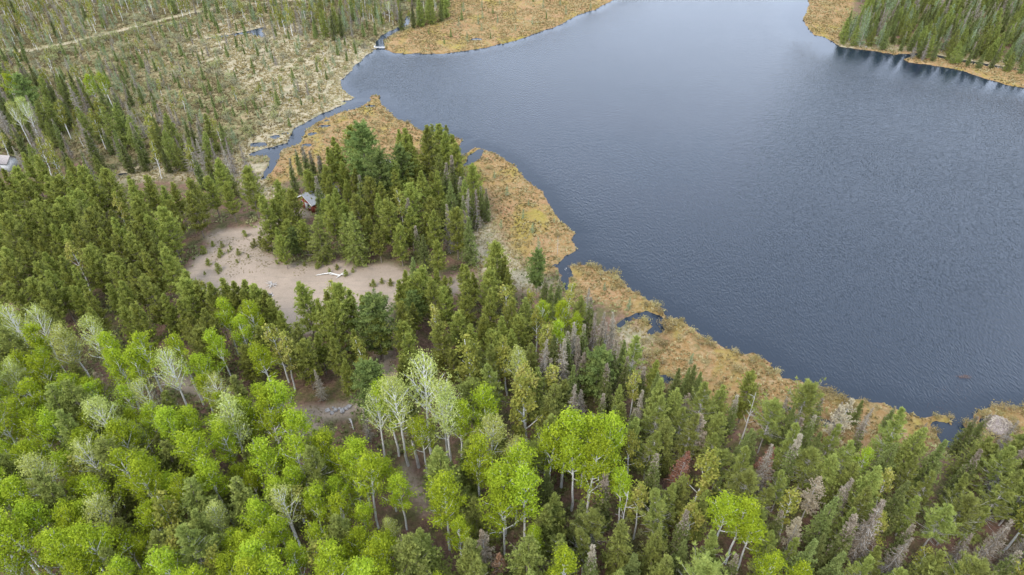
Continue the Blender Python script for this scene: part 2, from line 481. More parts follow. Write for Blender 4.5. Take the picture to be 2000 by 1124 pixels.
# ------------------------------------------------------------------ the plan of the place
lake = world_poly([(1235, -20), (1200, 0), (1165, 18), (1130, 30), (1085, 52), (1040, 68), (1000, 82), (960, 91), (930, 97), (900, 101), (865, 106), (830, 106), (795, 106), (765, 103), (750, 96), (744, 89),
    (737, 92), (725, 102), (712, 112), (700, 124), (690, 132), (678, 145), (668, 156), (667, 166), (673, 177), (685, 187), (697, 193), (699, 203), (712, 199), (722, 190), (728, 184), (742, 187), (744, 196), (752, 210),
    (765, 222), (780, 233), (803, 243), (810, 250), (838, 258), (862, 262), (880, 267), (904, 272), (900, 281), (889, 290), (893, 300), (908, 305), (915, 296), (928, 288), (945, 291), (962, 298), (985, 311), (1005, 325), (1022, 342), (1040, 359), (1058, 375), (1072, 392), (1083, 412), (1095, 430), (1112, 447), (1126, 455),
    (1120, 466), (1118, 474), (1128, 487), (1112, 498), (1102, 502), (1104, 512), (1112, 518), (1135, 517), (1162, 518), (1185, 530), (1205, 536), (1215, 550), (1240, 566), (1262, 584), (1290, 606), (1302, 622), (1318, 620), (1333, 624), (1352, 642), (1382, 660), (1398, 672), (1420, 682), (1440, 684), (1452, 690), (1472, 685), (1480, 696),
    (1500, 706), (1512, 722), (1530, 737), (1555, 741), (1582, 752), (1612, 760), (1640, 776), (1660, 782), (1680, 777), (1700, 782), (1722, 784), (1742, 796), (1772, 805), (1800, 815), (1825, 812), (1848, 810), (1860, 822), (1864, 838), (1866, 858), (1858, 868), (1872, 866), (1884, 852), (1890, 840), (1878, 832), (1886, 822), (1900, 822), (1900, 804), (1915, 796), (1940, 791),
    (1968, 790), (2000, 797), (2060, 800), (2160, 850), (2500, 900), (3300, 500), (2900, 190), (2300, 240), (2120, 205), (2000, 172), (1965, 166), (1930, 156), (1900, 146), (1880, 139), (1840, 131), (1800, 127), (1775, 122), (1762, 116), (1740, 106), (1700, 100), (1660, 95),
    (1640, 92), (1628, 82), (1612, 74), (1590, 68), (1576, 56), (1568, 40), (1573, 25), (1582, 10), (1578, 0), (1590, -20), (1640, -60), (1700, -110), (1500, -150), (1320, -90)])

def wl(pts): return world_poly(pts)
# (centre line, half widths in metres)
creeks = [
    (wl([(704, 197), (685, 207), (660, 216), (640, 225), (620, 232), (603, 243), (588, 254), (581, 268), (574, 280), (555, 287), (530, 295), (512, 299), (490, 303)]), [3.0, 2.6, 1.8, 1.7, 1.5, 1.6, 1.9, 1.8, 1.6, 1.3, 1.9, 1.9, .6]),
    (wl([(532, 297), (536, 310), (530, 325), (522, 340), (517, 350)]), [1.6, 1.1, .9, .8, .3]),
    (wl([(742, 92), (743, 80), (752, 70), (768, 62), (785, 52), (795, 44), (796, 34), (803, 29)]), [1.6, 1.1, 1.6, 1.2, 1.0, .9, 1.0, .5]),
    (wl([(1760, 112), (1785, 106), (1820, 108), (1860, 116), (1905, 124), (1950, 132), (2000, 138), (2080, 150)]), [2.2, 1.3, .9, .9, 1.2, .8, .7, .6]),
    (wl([(405, 76), (430, 72), (450, 70), (475, 66), (495, 62), (515, 56)]), [.5, .9, 1.0, 1.5, 2.0, 1.2]),
    (wl([(500, 62), (508, 68), (516, 72)]), [1.6, 2.0, 1.0]),
    (wl([(272, 61), (300, 55), (322, 49), (345, 45)]), [.5, .8, .9, .4]),
    (wl([(1208, 637), (1225, 627), (1245, 617), (1262, 615), (1278, 620), (1288, 632), (1286, 643), (1272, 652)]), [.3, .5, .7, .9, 1.2, 1.3, 1.1, .5]),
    (wl([(1106, 505), (1100, 520), (1107, 530), (1116, 541)]), [.7, .9, 1.1, .5]),
    (wl([(1082, 517), (1100, 522), (1104, 548), (1108, 566)]), [.3, .6, .6, .3]),
    (wl([(938, 296), (925, 308), (912, 318), (905, 322)]), [.9, 1.6, .8, .3]),
    (wl([(1852, 842), (1835, 833), (1828, 828)]), [1.4, .9, .4]),
    (wl([(1860, 848), (1858, 858), (1850, 865)]), [1.5, 1.8, .8]),
    (wl([(1495, 806), (1515, 800), (1540, 798)]), [.6, .9, .4]),
    (wl([(1598, 818), (1612, 828), (1622, 838)]), [.5, .9, .5]),
    (wl([(1290, 735), (1300, 741), (1315, 743)]), [.4, .8, .5]),
    (wl([(1938, 826), (1952, 842), (1940, 850), (1925, 846)]), [.4, .7, .7, .4]),
    (wl([(1918, 820), (1930, 815), (1945, 818)]), [.4, .6, .3]),
]
puddles = [(505, 283, 1.5), (540, 268, .9), (610, 262, .7), (632, 247, .9), (598, 285, .8), (930, 78, 1.4), (640, 235, .5), (560, 262, .5), (240, 340, .6), (725, 97, .4), (1250, 685, .5), (722, 208, .8), (678, 197, .6), (1428, 880, .4)]

clearing = world_poly([(340, 560), (362, 538), (392, 505), (408, 488), (404, 468), (430, 460), (480, 455), (505, 442), (540, 428), (570, 415), (600, 410), (625, 425), (560, 440), (535, 462), (530, 500), (548, 520), (600, 522), (660, 520), (700, 528), (750, 522), (785, 530), (815, 552), (860, 556), (900, 540), (922, 545),
    (920, 568), (870, 580), (820, 580), (785, 592), (768, 620), (766, 660), (768, 700), (772, 745), (760, 775), (735, 775), (728, 735), (740, 690), (744, 640), (730, 640), (650, 660), (560, 660), (470, 640), (380, 600)])
trail1 = (wl([(745, 760), (720, 790), (680, 812), (640, 815), (600, 812), (590, 830), (618, 850), (628, 880), (600, 920), (560, 960)]), [2.0, 1.6, 1.7, 1.9, 1.8, 1.7, 1.4, 1.2, 1.0, .8])
trail2 = (wl([(345, 700), (350, 735), (398, 765), (440, 790), (500, 805), (590, 815)]), [1.8, 1.8, 1.2, 1.0, 1.2, 1.8])
trail3 = (wl([(795, 925), (815, 965), (835, 1000)]), [.8, 1.3, .8])
trails = [trail1, trail2, trail3]

bogs = [world_poly(p) for p in (
    [(590, 262), (610, 240), (700, 198), (750, 183), (830, 250), (915, 272), (900, 310), (800, 330), (700, 340), (600, 345), (530, 362), (525, 335), (545, 300), (580, 285)],
    [(890, 300), (930, 282), (1010, 315), (1140, 440), (1140, 500), (1100, 530), (1050, 545), (960, 520), (955, 440), (960, 400), (925, 345)],
    [(1100, 505), (1200, 525), (1310, 610), (1480, 680), (1650, 765), (1875, 810), (1875, 870), (1700, 880), (1500, 850), (1330, 790), (1250, 740), (1225, 690), (1300, 660), (1200, 600), (1110, 580), (1110, 545)],
    [(1870, 842), (1880, 790), (2060, 780), (2200, 860), (2200, 920), (1960, 900), (1880, 880)],
    [(744, 96), (765, 72), (810, 52), (870, 25), (880, -20), (880, -160), (1500, -160), (1260, -20), (1150, 45), (950, 110), (800, 118)],
    [(1560, 100), (1560, -80), (1680, -80), (1665, 30), (1640, 70), (1640, 88), (1760, 98), (2000, 128), (2200, 150), (2300, 260), (2000, 190), (1800, 140)])]
marshes = [world_poly(p) for p in (
    [(395, 38), (560, 45), (640, 62), (680, 85), (742, 84), (735, 100), (690, 140), (680, 165), (705, 200), (640, 235), (590, 262), (560, 300), (440, 315), (330, 345), (220, 365), (235, 335), (300, 315), (450, 300), (510, 250), (520, 215), (470, 170), (400, 130), (345, 80)],
    [(905, 440), (945, 410), (985, 470), (1080, 560), (1040, 580), (960, 560), (915, 520)],
    [(1205, 645), (1225, 632), (1262, 630), (1272, 650), (1265, 690), (1250, 720), (1220, 695)],
    [(1630, 78), (1700, 92), (1800, 96), (1900, 108), (2000, 122), (2100, 138), (2100, 152), (2000, 138), (1860, 118), (1780, 104), (1700, 98), (1640, 95)],
    [(420, 330), (520, 318), (540, 340), (560, 400), (500, 400), (400, 360), (330, 350), (240, 360), (240, 330), (340, 318)])]
scrub_poly = world_poly([(-700, 420), (-500, -200), (1500, -200), (900, 60), (700, 100), (660, 160), (560, 300), (430, 340), (250, 330), (130, 300), (-10, 300), (-200, 330)])
road = wl([(-60, 100), (60, 102), (130, 88), (200, 72), (260, 56), (330, 38), (400, 22), (480, 12), (600, 2)])


def water_sd(x, y):
    """>0 in water"""
    wx = x + 0.8 * fbm(x, y, 5, 3, 11) + .35 * fbm(x, y, 1.6, 2, 13)
    wy = y + 0.8 * fbm(x, y, 5, 3, 21) + .35 * fbm(x, y, 1.6, 2, 23)
    s = poly_sdf(wx, wy, lake)
    for L, w in creeks:
        s = np.maximum(s, line_sdf(wx, wy, L, w))
    for px_, py_, r in puddles:
        X, Y = at(px_, py_)
        s = np.maximum(s, r - np.hypot((wx - X) * .6, wy - Y))
    return s


def zones(x, y):
    wx = x + 2.2 * fbm(x, y, 12, 4, 31); wy = y + 2.2 * fbm(x, y, 12, 4, 41)
    sm = lambda s, w: np.clip(s / w + .5, 0, 1)
    c = poly_sdf(wx, wy, clearing)
    for L, w in trails: c = np.maximum(c, line_sdf(wx, wy, L, w))
    b = np.max([poly_sdf(wx, wy, p) for p in bogs], 0)
    for k_ in (1, 2, 3): b = np.minimum(b, -poly_sdf(wx, wy, marshes[k_]))
    ma = np.max([poly_sdf(wx, wy, p) for p in marshes], 0)
    ma = np.maximum(ma, line_sdf(x, y, road, 1.3) * 2.5)
    s = poly_sdf(wx, wy, scrub_poly)
    return sm(c, 2.2), sm(b, 3), sm(ma, 4), sm(s, 8)


def height(x, y, sd=None, zs=None):
    if sd is None: sd = water_sd(x, y)
    if zs is None: zs = zones(x, y)
    c, b, m, s = zs
    d = -sd
    edge = np.clip(d / .9, -1, 1)
    z = np.where(edge > 0, .30 * edge, 1.4 * edge)
    rough = .16 * fbm(x, y, 2.2, 3, 51) + .12 * fbm(x, y, .9, 2, 61)
    up = (1 - np.maximum(b, m)) * np.clip((d - 2) / 14, 0, 1)
    z = z + np.where(d > .2, rough * (1 - .8 * c), 0) + up * (.5 + .5 * fbm(x, y, 40, 3, 71))
    return np.where(d > .3, np.maximum(z, .06), z)


# ------------------------------------------------------------------ terrain sheets
RES = .7
gx = np.arange(-270, 271, RES); gy = np.arange(8, 395, RES)
GX, GY = np.meshgrid(gx, gy)
SD = water_sd(GX, GY)
ZN = zones(GX, GY)
GZ = height(GX, GY, SD, ZN)


def grid_lookup(A, x, y):
    i = np.clip(((np.asarray(y) - gy[0]) / RES).round().astype(int), 0, len(gy) - 1)
    j = np.clip(((np.asarray(x) - gx[0]) / RES).round().astype(int), 0, len(gx) - 1)
    return A[i, j]


def gz(x, y): return float(grid_lookup(GZ, x, y))


def sheet(name, mask, label):
    ny, nx = GX.shape
    idx = np.arange(ny * nx).reshape(ny, nx)
    F = np.stack([idx[:-1, :-1], idx[:-1, 1:], idx[1:, 1:], idx[1:, :-1]], -1)[mask]
    used, inv = np.unique(F.ravel(), return_inverse=True)
    V = np.stack([GX.ravel(), GY.ravel(), GZ.ravel()], 1)[used].astype(np.float32)
    F = inv.reshape(-1, 4)
    me = bpy.data.meshes.new(name)
    me.vertices.add(len(V)); me.vertices.foreach_set('co', V.ravel())
    me.loops.add(len(F) * 4); me.loops.foreach_set('vertex_index', F.ravel().astype(np.int32))
    me.polygons.add(len(F)); me.polygons.foreach_set('loop_start', (np.arange(len(F)) * 4).astype(np.int32))
    me.update(calc_edges=True)
    me.polygons.foreach_set('use_smooth', np.ones(len(F), bool))
    a = me.attributes.new('zones', 'FLOAT_COLOR', 'POINT')
    col = np.stack([ZN[0].ravel(), ZN[1].ravel(), ZN[2].ravel(), np.ones(ny * nx)], 1)[used].astype(np.float32)
    a.data.foreach_set('color', col.ravel())
    a = me.attributes.new('scrub', 'FLOAT', 'POINT')
    a.data.foreach_set('value', ZN[3].ravel()[used].astype(np.float32))
    me.materials.append(M['ground'])
    return tag(obj(name, me), label, kind='structure')


fm = lambda A: (A[:-1, :-1] + A[1:, 1:]) / 2
zc, zb, zm = fm(ZN[0]), fm(ZN[1]), fm(ZN[2])
kc = zc > .5
kb = ~kc & (zb > .5)
km = ~kc & ~kb & (zm > .5)
sheet('gravel_clearing', kc, 'pinkish gravel clearing and trails among the pines')
sheet('bog', kb, 'orange and russet bog mats along the lake shore')
sheet('marsh', km, 'straw coloured sedge marsh beside the creek')
sheet('ground', ~kc & ~kb & ~km, 'brown and green forest floor under the trees')
# far ground ring so that the land goes on
fb = MB()
X0, X1, Y0, Y1 = gx[0], gx[-1], gy[0], gy[-1]
for a, b, c_, d in ((-2500, 2500, Y1, 3000), (-2500, 2500, -1500, Y0), (-2500, X0, Y0, Y1), (X1, 2500, Y0, Y1)):
    fb.quads(np.array([[(a, c_, .3), (b, c_, .3), (b, d, .3), (a, d, .3)]], float))
tag(obj('far_ground', fb.mesh('far_ground', M['ground'])), 'land stretching beyond the forest', kind='structure')
# water sheet with a calm attribute near banks
st = 4
wx, wy = GX[::st, ::st], GY[::st, ::st]
nyw, nxw = wx.shape
wi = np.arange(nyw * nxw).reshape(nyw, nxw)
WF = np.stack([wi[:-1, :-1], wi[:-1, 1:], wi[1:, 1:], wi[1:, :-1]], -1).reshape(-1, 4)
me = bpy.data.meshes.new('lake')
V = np.stack([wx.ravel(), wy.ravel(), np.zeros(wx.size)], 1).astype(np.float32)
me.vertices.add(len(V)); me.vertices.foreach_set('co', V.ravel())
me.loops.add(len(WF) * 4); me.loops.foreach_set('vertex_index', WF.ravel().astype(np.int32))
me.polygons.add(len(WF)); me.polygons.foreach_set('loop_start', (np.arange(len(WF)) * 4).astype(np.int32))
me.update(calc_edges=True)
lee = np.clip((wx - 90) / 40, 0, 1) * np.clip((wy - 190) / 40, 0, 1)      # lee of the wood on the far right shore
calm = np.clip(SD[::st, ::st] / (5 + 32 * lee), .05, 1)
a = me.attributes.new('calm', 'FLOAT', 'POINT'); a.data.foreach_set('value', calm.ravel().astype(np.float32))
me.materials.append(M['water'])
tag(obj('lake', me), 'dark blue grey rippled lake water with creeks and ponds', kind='structure')

# ------------------------------------------------------------------ tree makers
def unit(v): return v / (np.linalg.norm(v, axis=-1, keepdims=True) + 1e-9)


def leaf_cloud(mb, ctr, size, r, tone, flat=1.1, mat=0):
    """small diamond leaves facing mostly up"""
    n = len(ctr)
    nrm = unit(r.normal(size=(n, 3)) + np.array([0, 0, flat]))
    a = unit(np.cross(nrm, r.normal(size=(n, 3))))
    b = np.cross(nrm, a)
    s = (size * r.uniform(.6, 1.25, n))[:, None]
    P = np.stack([ctr + a * s, ctr + b * s * .62, ctr - a * s, ctr - b * s * .62], 1)
    mb.quads(P, tone, mat)


def path(p0, d0, length, n, r, curve_up=0.0, wob=.1):
    p = [np.array(p0, float)]; d = unit(np.array(d0, float))
    for i in range(n):
        d = unit(d + np.array([0, 0, curve_up / n]) + r.normal(size=3) * wob / n)
        p.append(p[-1] + d * length / n)
    return np.array(p)


def make_aspen(seed, h=18.0, leaves=2600, leafy=1.0, lsize=.135, base=.42, width=2.9, bark=None, leafmat='aspen_leaf', branchy=1.0):
    r = np.random.default_rng(seed)
    tr, cr_ = MB(), MB()
    lean = r.normal(size=2) * .5
    n = 8
    zz = np.linspace(0, h * .93, n)
    px_ = lean[0] * (zz / h) ** 2 + np.cumsum(r.normal(size=n) * .09); py_ = lean[1] * (zz / h) ** 2 + np.cumsum(r.normal(size=n) * .09)
    px_ -= px_[0]; py_ -= py_[0]
    trunk = np.stack([px_, py_, zz], 1)
    R0 = .0115 * h
    tr.tube(trunk, R0 * (1 - .82 * zz / h), 6)
    nl = int(15 * branchy)
    tips = []
    for i in range(nl):
        f = base + (1 - base) * .92 * (i + r.uniform(0, .8)) / nl
        z0 = f * h * .93
        p0 = np.array([np.interp(z0, zz, px_), np.interp(z0, zz, py_), z0])
        az_ = i * 2.4 + r.uniform(-.5, .5)
        k = (f - base) / (1 - base)
        L = 1.0 * width * (.75 + .55 * math.sin(math.pi * min(1, k * .85 + .25))) * r.uniform(.75, 1.15) * (1 - .35 * k)
        el_ = math.radians(r.uniform(34, 54) + 22 * k)
        d = (math.cos(az_) * math.cos(el_), math.sin(az_) * math.cos(el_), math.sin(el_))
        lp = path(p0, d, L * 1.25, 4, r, .5, .45)
        rr_ = R0 * (.46 - .2 * k)
        tr.tube(lp, np.linspace(rr_, rr_ * .3, 5), 4)
        tips.append(lp[-1]); tips.append(lp[3]); tips.append(lp[2] * .5 + lp[3] * .5)
        for j in range(3):
            q = lp[r.integers(1, 4)]
            a2 = az_ + r.uniform(-1.3, 1.3); e2 = math.radians(r.uniform(15, 65))
            l2 = L * r.uniform(.3, .55)
            sp_ = path(q, (math.cos(a2) * math.cos(e2), math.sin(a2) * math.cos(e2), math.sin(e2)), l2, 3, r, .3, .4)
            tr.tube(sp_, np.linspace(rr_ * .45, rr_ * .15, 4), 3)
            tips.append(sp_[-1]); tips.append(sp_[2])
    tips.append(trunk[-1] + np.array([0, 0, .6]))
    tips = np.array(tips)
    # leaves in clumps around twigs, a few clumps left empty
    keep = tips[r.random(len(tips)) < .8]
    per = max(3, int(leaves * 1.45 * leafy / len(keep)))
    for c in keep:
        m_ = int(per * r.uniform(.5, 1.5))
        rad = r.uniform(.24, .5) * (h / 18)
        pts = c + r.normal(size=(m_, 3)) * np.array([rad, rad, rad * 1.0])
        leaf_cloud(cr_, pts, lsize, r, np.clip(r.uniform(.28, .72) + r.normal(size=m_) * .06, 0, 1))
    return tr, cr_


def tuft(mb, c, axis, L, w, r, tone, blades=5, spread=.9, mat=0):
    """needle tufts: blades fanning from each centre along its axis"""
    n = len(c)
    for b in range(blades):
        d = unit(axis + r.normal(size=(n, 3)) * spread)
        s = unit(np.cross(d, r.normal(size=(n, 3)))) * (w * r.uniform(.6, 1.2, n))[:, None]
        Ln = (np.broadcast_to(L, (n,)) * r.uniform(.7, 1.25, n))[:, None]
        tip = c + d * Ln
        mid = c + d * Ln * .45
        P = np.stack([c, mid + s, tip, mid - s], 1)
        mb.quads(P, np.clip(tone + r.normal(size=n) * .08, 0, 1), mat)


def make_conifer(seed, h, R, base=.12, power=.8, levels=26, per=8, rise=-.15, tip_up=.3, seg=5, inner=.25, L=.42, w=.09, blades=4,
                 spread=.7, ragged=.25, top_round=0.0, mat=0, sub=2, bare=0.0, twig=False, grey_top=0.0, dieback=0.0, trunk_r=.011, lean=.25):
    r = np.random.default_rng(seed)
    tr, cr_ = MB(), MB()
    zz = np.linspace(0, h * .97, 6)
    lx, ly = r.normal(size=2) * lean
    px_, py_ = lx * (zz / h) ** 2, ly * (zz / h) ** 2
    tr.tube(np.stack([px_, py_, zz], 1), trunk_r * h * (1 - .9 * zz / h), 6)
    C_, A_, T_, G_ = [], [], [], []
    side = r.uniform(.8, 1.15, 6)
    for i in range(levels):
        f = base + (1 - base) * (i + r.uniform(-.18, .18)) / levels
        f = min(max(f, base), .985)
        k = (f - base) / (1 - base)                     # 0 at crown base, 1 at top
        prof = (1 - k) ** power
        if top_round > 0:
            prof = (1 - k ** (2 + 3 * top_round)) ** .7 * (.55 + .45 * min(1, k * 3.0 + .3))
        if k < .12: prof *= .65 + k * 2.5
        z0 = f * h
        nb = max(3, int(per * (.5 + .5 * prof)))
        for j in range(nb):
            if r.random() < bare: continue
            az_ = r.uniform(0, 2 * math.pi)
            l = R * prof * side[int(az_ / 1.0472) % 6] * (1 + ragged * r.normal() * .8)
            l = max(l, .12)
            el_ = rise + tip_up * k + r.normal() * .1
            d = np.array([math.cos(az_) * math.cos(el_), math.sin(az_) * math.cos(el_), math.sin(el_)])
            p0 = np.array([np.interp(z0, zz, px_), np.interp(z0, zz, py_), z0])
            ts = np.linspace(inner, 1, seg)
            up = np.array([0, 0, 1.0])
            pts = p0 + d * (ts * l)[:, None] + up * (tip_up * .35 * l * ts ** 2)[:, None]
            dead = r.random() < dieback * (1 - k)
            if twig or dead or (l > 1.2 and r.random() < .4):
                tr.tube(np.vstack([p0, pts[seg // 2], pts[-1]]), [.035, .022, .01], 3, .5)
            if dead: continue
            perp = unit(np.cross(d, up))
            tone = r.uniform(.28, .72)
            for s_ in range(sub):
                off = (r.uniform(-1, 1, seg) * .30 * l * (1.15 - ts) + r.normal(size=seg) * .05)[:, None] * perp
                C_.append(pts + off + r.normal(size=(seg, 3)) * .06)
                A_.append(np.tile(unit(d + perp * r.uniform(-.8, .8)) + up * (tip_up * .5), (seg, 1)))
                T_.append(np.full(seg, tone))
                G_.append(np.full(seg, k))
    # leader
    C_.append(np.array([[lx, ly, h * f_] for f_ in (.93, .955, .975)])); A_.append(np.tile([0, 0, 1.0], (3, 1))); T_.append(np.full(3, .5)); G_.append(np.ones(3))
    c, a, t, g = np.concatenate(C_), unit(np.concatenate(A_)), np.concatenate(T_), np.concatenate(G_)
    if top_round == 0: L = L * (1 - .45 * g ** 2)
    if grey_top > 0:
        pg = r.random(len(c)) < np.clip((g - (1 - grey_top)) / .25 + .5, 0, 1) * .9 + .08
        tuft(cr_, c[pg], a[pg], L[pg], w * .75, r, t[pg], blades, spread, 1)
        tuft(cr_, c[~pg], a[~pg], L[~pg], w, r, t[~pg], blades, spread, 0)
    else:
        tuft(cr_, c, a, L, w, r, t, blades, spread, mat)
    return tr, cr_


def make_bush(seed, h=1.2, R=.9, n=260, size=.11):
    r = np.random.default_rng(seed)
    tr, cr_ = MB(), MB()
    for i in range(7):
        a = r.uniform(0, 6.28); e = r.uniform(.7, 1.4)
        p = path((0, 0, 0), (math.cos(a) * math.cos(e), math.sin(a) * math.cos(e), math.sin(e)), h * r.uniform(.6, .95), 3, r, .2, .4)
        tr.tube(p, [.03, .02, .015, .008], 3)
        m_ = n // 7
        pts = p[-1] * .8 + r.normal(size=(m_, 3)) * np.array([R * .33, R * .33, h * .2])
        pts[:, 2] = np.abs(pts[:, 2])
        leaf_cloud(cr_, pts, size, r, np.clip(r.uniform(.25, .75) + r.normal(size=m_) * .12, 0, 1))
    return tr, cr_


def make_snag(seed, h=10.0, branches=14):
    r = np.random.default_rng(seed)
    tr = MB()
    tp = path((0, 0, 0), (r.normal() * .03, r.normal() * .03, 1), h, 6, r, .1, .18)
    tr.tube(tp, np.linspace(.012 * h, .03, 7), 6)
    for i in range(branches):
        k = r.integers(2, 6); a = r.uniform(0, 6.28); e = r.uniform(-.1, .7)
        p = path(tp[k] * .5 + tp[k + 1 if k < 6 else k] * .5, (math.cos(a) * math.cos(e), math.sin(a) * math.cos(e), math.sin(e)), r.uniform(.5, 1.9) * h / 12, 3, r, .4, .8)
        tr.tube(p, [.035, .025, .018, .008], 3)
    return tr, None


# kind -> dict(name, look adjective(s), variants[(trunk mesh, crown mesh, nominal height)], group)
KINDS = {}


def kind(key, name, group, looks, makers, mats, bark, h, part='crown'):
    vs = []
    for mk in makers:
        t, c = mk
        tm = t.mesh(name + '_trunk', bark)
        cm = c.mesh(name + '_crown', mats) if c is not None and c.n else None
        vs.append((tm, cm, t, c))
    KINDS[key] = dict(name=name, group=group, looks=looks, vs=vs, mats=mats, bark=bark, h=h)


kind('aspen', 'aspen_tree', 'green aspens of the foreground wood', ['bright green aspen'] ,
     [make_aspen(100 + i, leaves=l, width=w, base=b, branchy=br) for i, (l, w, b, br) in enumerate([(3600, 2.9, .42, 1.1), (3000, 2.5, .48, 1), (4200, 3.3, .38, 1.2), (2600, 2.3, .5, .9), (3400, 2.7, .4, 1.1), (2300, 2.9, .45, 1.1)])],
     M['aspen_leaf'], M['aspen_bark'], 18)
kind('pale', 'aspen_tree', 'pale sparse aspens', ['pale thin-leaved aspen'],
     [make_aspen(200 + i, leaves=l, width=w, base=.45, branchy=1.5, lsize=.11, leafmat='aspen_pale') for i, (l, w) in enumerate([(2400, 2.7), (1700, 2.8), (3000, 2.4)])],
     M['aspen_pale'], M['aspen_bark'], 18)
kind('birch', 'birch_tree', 'slender birches', ['slender olive-leaved birch'],
     [make_aspen(300 + i, h=12, leaves=l, width=1.5, base=.35, branchy=.9, lsize=.17) for i, l in enumerate((1000, 700, 1300))],
     M['birch_leaf'], M['aspen_bark'], 12)
kind('redpine', 'red_pine', 'red pines around the clearing', ['bushy red pine'],
     [make_conifer(400 + i, 14, R, base=b, power=.55 + .07 * i, levels=17, per=14, rise=.05, tip_up=.75, seg=4, inner=.35, L=.52, w=.075, blades=7, spread=.7, ragged=.34, top_round=tr_, sub=2, dieback=.35)
      for i, (R, b, tr_) in enumerate([(2.3, .2, 0), (2.0, .26, 0), (2.6, .2, .1), (1.8, .2, 0), (2.3, .3, 0)])],
     M['pine_needle'], M['conifer_bark'], 14)
kind('whitepine', 'white_pine', 'broad white pines', ['broad soft-needled white pine'],
     [make_conifer(450 + i, 18, R, base=.2, levels=15, per=15, rise=.0, tip_up=.45, seg=6, inner=.25, L=.5, w=.075, blades=8, spread=.8, ragged=.45, top_round=.15, sub=3, dieback=.1)
      for i, R in enumerate((3.9, 3.3, 3.6))],
     M['white_pine_needle'], M['conifer_bark'], 18)
kind('jack', 'jack_pine', 'jack pines of the right foreground', ['olive jack pine'],
     [make_conifer(500 + i, 15, R, base=b, levels=24, per=10, rise=.12, tip_up=.55, seg=6, inner=.35, L=.58, w=.045, blades=7, spread=.5, ragged=.5, top_round=tr_, sub=3, dieback=.8, bare=.1, twig=True, lean=.7)
      for i, (R, b, tr_) in enumerate([(2.5, .28, 0), (2.1, .22, 0), (2.7, .32, .05), (2.3, .28, 0), (1.9, .2, 0)])],
     M['jack_needle'], [M['grey_wood']], 15)
kind('spruce', 'spruce_tree', 'dark spruces', ['narrow dark spruce'],
     [make_conifer(600 + i, 12, R, base=.06, power=p, levels=34, per=11, rise=-.22, tip_up=.35, seg=4, inner=.25, L=.30, w=.085, blades=4, spread=.5, ragged=.25, sub=2, grey_top=gt)
      for i, (R, p, gt) in enumerate([(1.7, .95, .0), (1.3, .85, .15), (2.0, 1.0, .0), (1.1, .8, .3), (1.5, .95, .25)])],
     [M['spruce_needle'], M['spruce_grey']], M['conifer_bark'], 12)
kind('fir', 'fir_tree', 'olive firs between the aspens', ['full olive fir'],
     [make_conifer(650 + i, 12, R, base=.05, power=.75, levels=28, per=12, rise=-.1, tip_up=.4, seg=5, inner=.3, L=.42, w=.06, blades=5, spread=.5, ragged=.42, sub=2, dieback=.15)
      for i, R in enumerate((2.2, 2.6, 1.8))],
     M['jack_needle'], M['conifer_bark'], 12)
kind('deadspruce', 'dead_spruce', 'dead grey spruces', ['dead grey-brown spruce'],
     [make_conifer(700 + i, 12, R, base=.08, power=1.0, levels=32, per=9, rise=-.25, tip_up=.2, seg=4, inner=.15, L=.28, w=.035, blades=4, spread=.6, ragged=.35, sub=2, twig=True, bare=.15)
      for i, R in enumerate((1.5, 1.15, 1.9))],
     M['spruce_grey'], M['grey_wood'], 12)
kind('rust', 'dead_spruce', 'dead rust-red conifers', ['dead rust-red conifer'],
     [make_conifer(740, 10, 1.3, base=.15, levels=24, per=9, rise=-.1, tip_up=.2, seg=4, L=.28, w=.05, blades=4, sub=2, bare=.15, twig=True)],
     M['rust_needle'], M['grey_wood'], 10)
kind('tan', 'dead_pine', 'dead straw-coloured pines', ['dead straw-coloured pine'],
     [make_conifer(750, 12, 1.9, base=.3, levels=18, per=8, rise=.0, tip_up=.5, seg=5, L=.34, w=.05, blades=5, sub=2, bare=.2, twig=True, ragged=.4)],
     M['tan_needle'], M['grey_wood'], 12)
kind('larch', 'tamarack_tree', 'pale young tamaracks on the bog', ['soft pale-green tamarack'],
     [make_conifer(800 + i, 6, 1.1, base=.1, levels=18, per=7, rise=.1, tip_up=.3, seg=4, inner=.2, L=.22, w=.05, blades=4, spread=.9, ragged=.35, sub=1, trunk_r=.008) for i in range(3)],
     M['larch_needle'], M['grey_wood'], 6)
kind('sapling', 'pine_sapling', 'pine saplings on the gravel', ['small pine sapling'],
     [make_conifer(830 + i, 2.4, .8, base=.05, levels=9, per=7, rise=.2, tip_up=.6, seg=3, L=.3, w=.06, blades=5, sub=1, trunk_r=.012, lean=.05) for i in range(2)],
     M['pine_needle'], M['conifer_bark'], 2.4)
kind('bush', 'leafy_shrub', 'low leafy shrubs', ['low leafy green shrub'], [make_bush(850 + i) for i in range(3)], M['shrub_leaf'], M['grey_wood'], 1.2)
kind('willow', 'willow_shrub', 'twiggy willow shrubs of the meadow', ['twiggy grey-green willow shrub'], [make_bush(860 + i, 2.6, 1.9, 420, .16) for i in range(3)], M['willow_leaf'], M['grey_wood'], 2.6)
kind('heath', 'bog_shrub', 'low brown bog shrubs', ['low olive-brown bog shrub'], [make_bush(870 + i, .9, 1.1, 240, .1) for i in range(3)], M['heath_leaf'], M['grey_wood'], .9)
kind('snag', 'dead_snag', 'bare dead snags', ['bare pale dead snag'], [make_snag(900 + i) for i in range(4)], None, M['grey_wood'], 10)

# ------------------------------------------------------------------ planting
trees = []            # dict(key, x, y, h, rot, v)
cells = {}


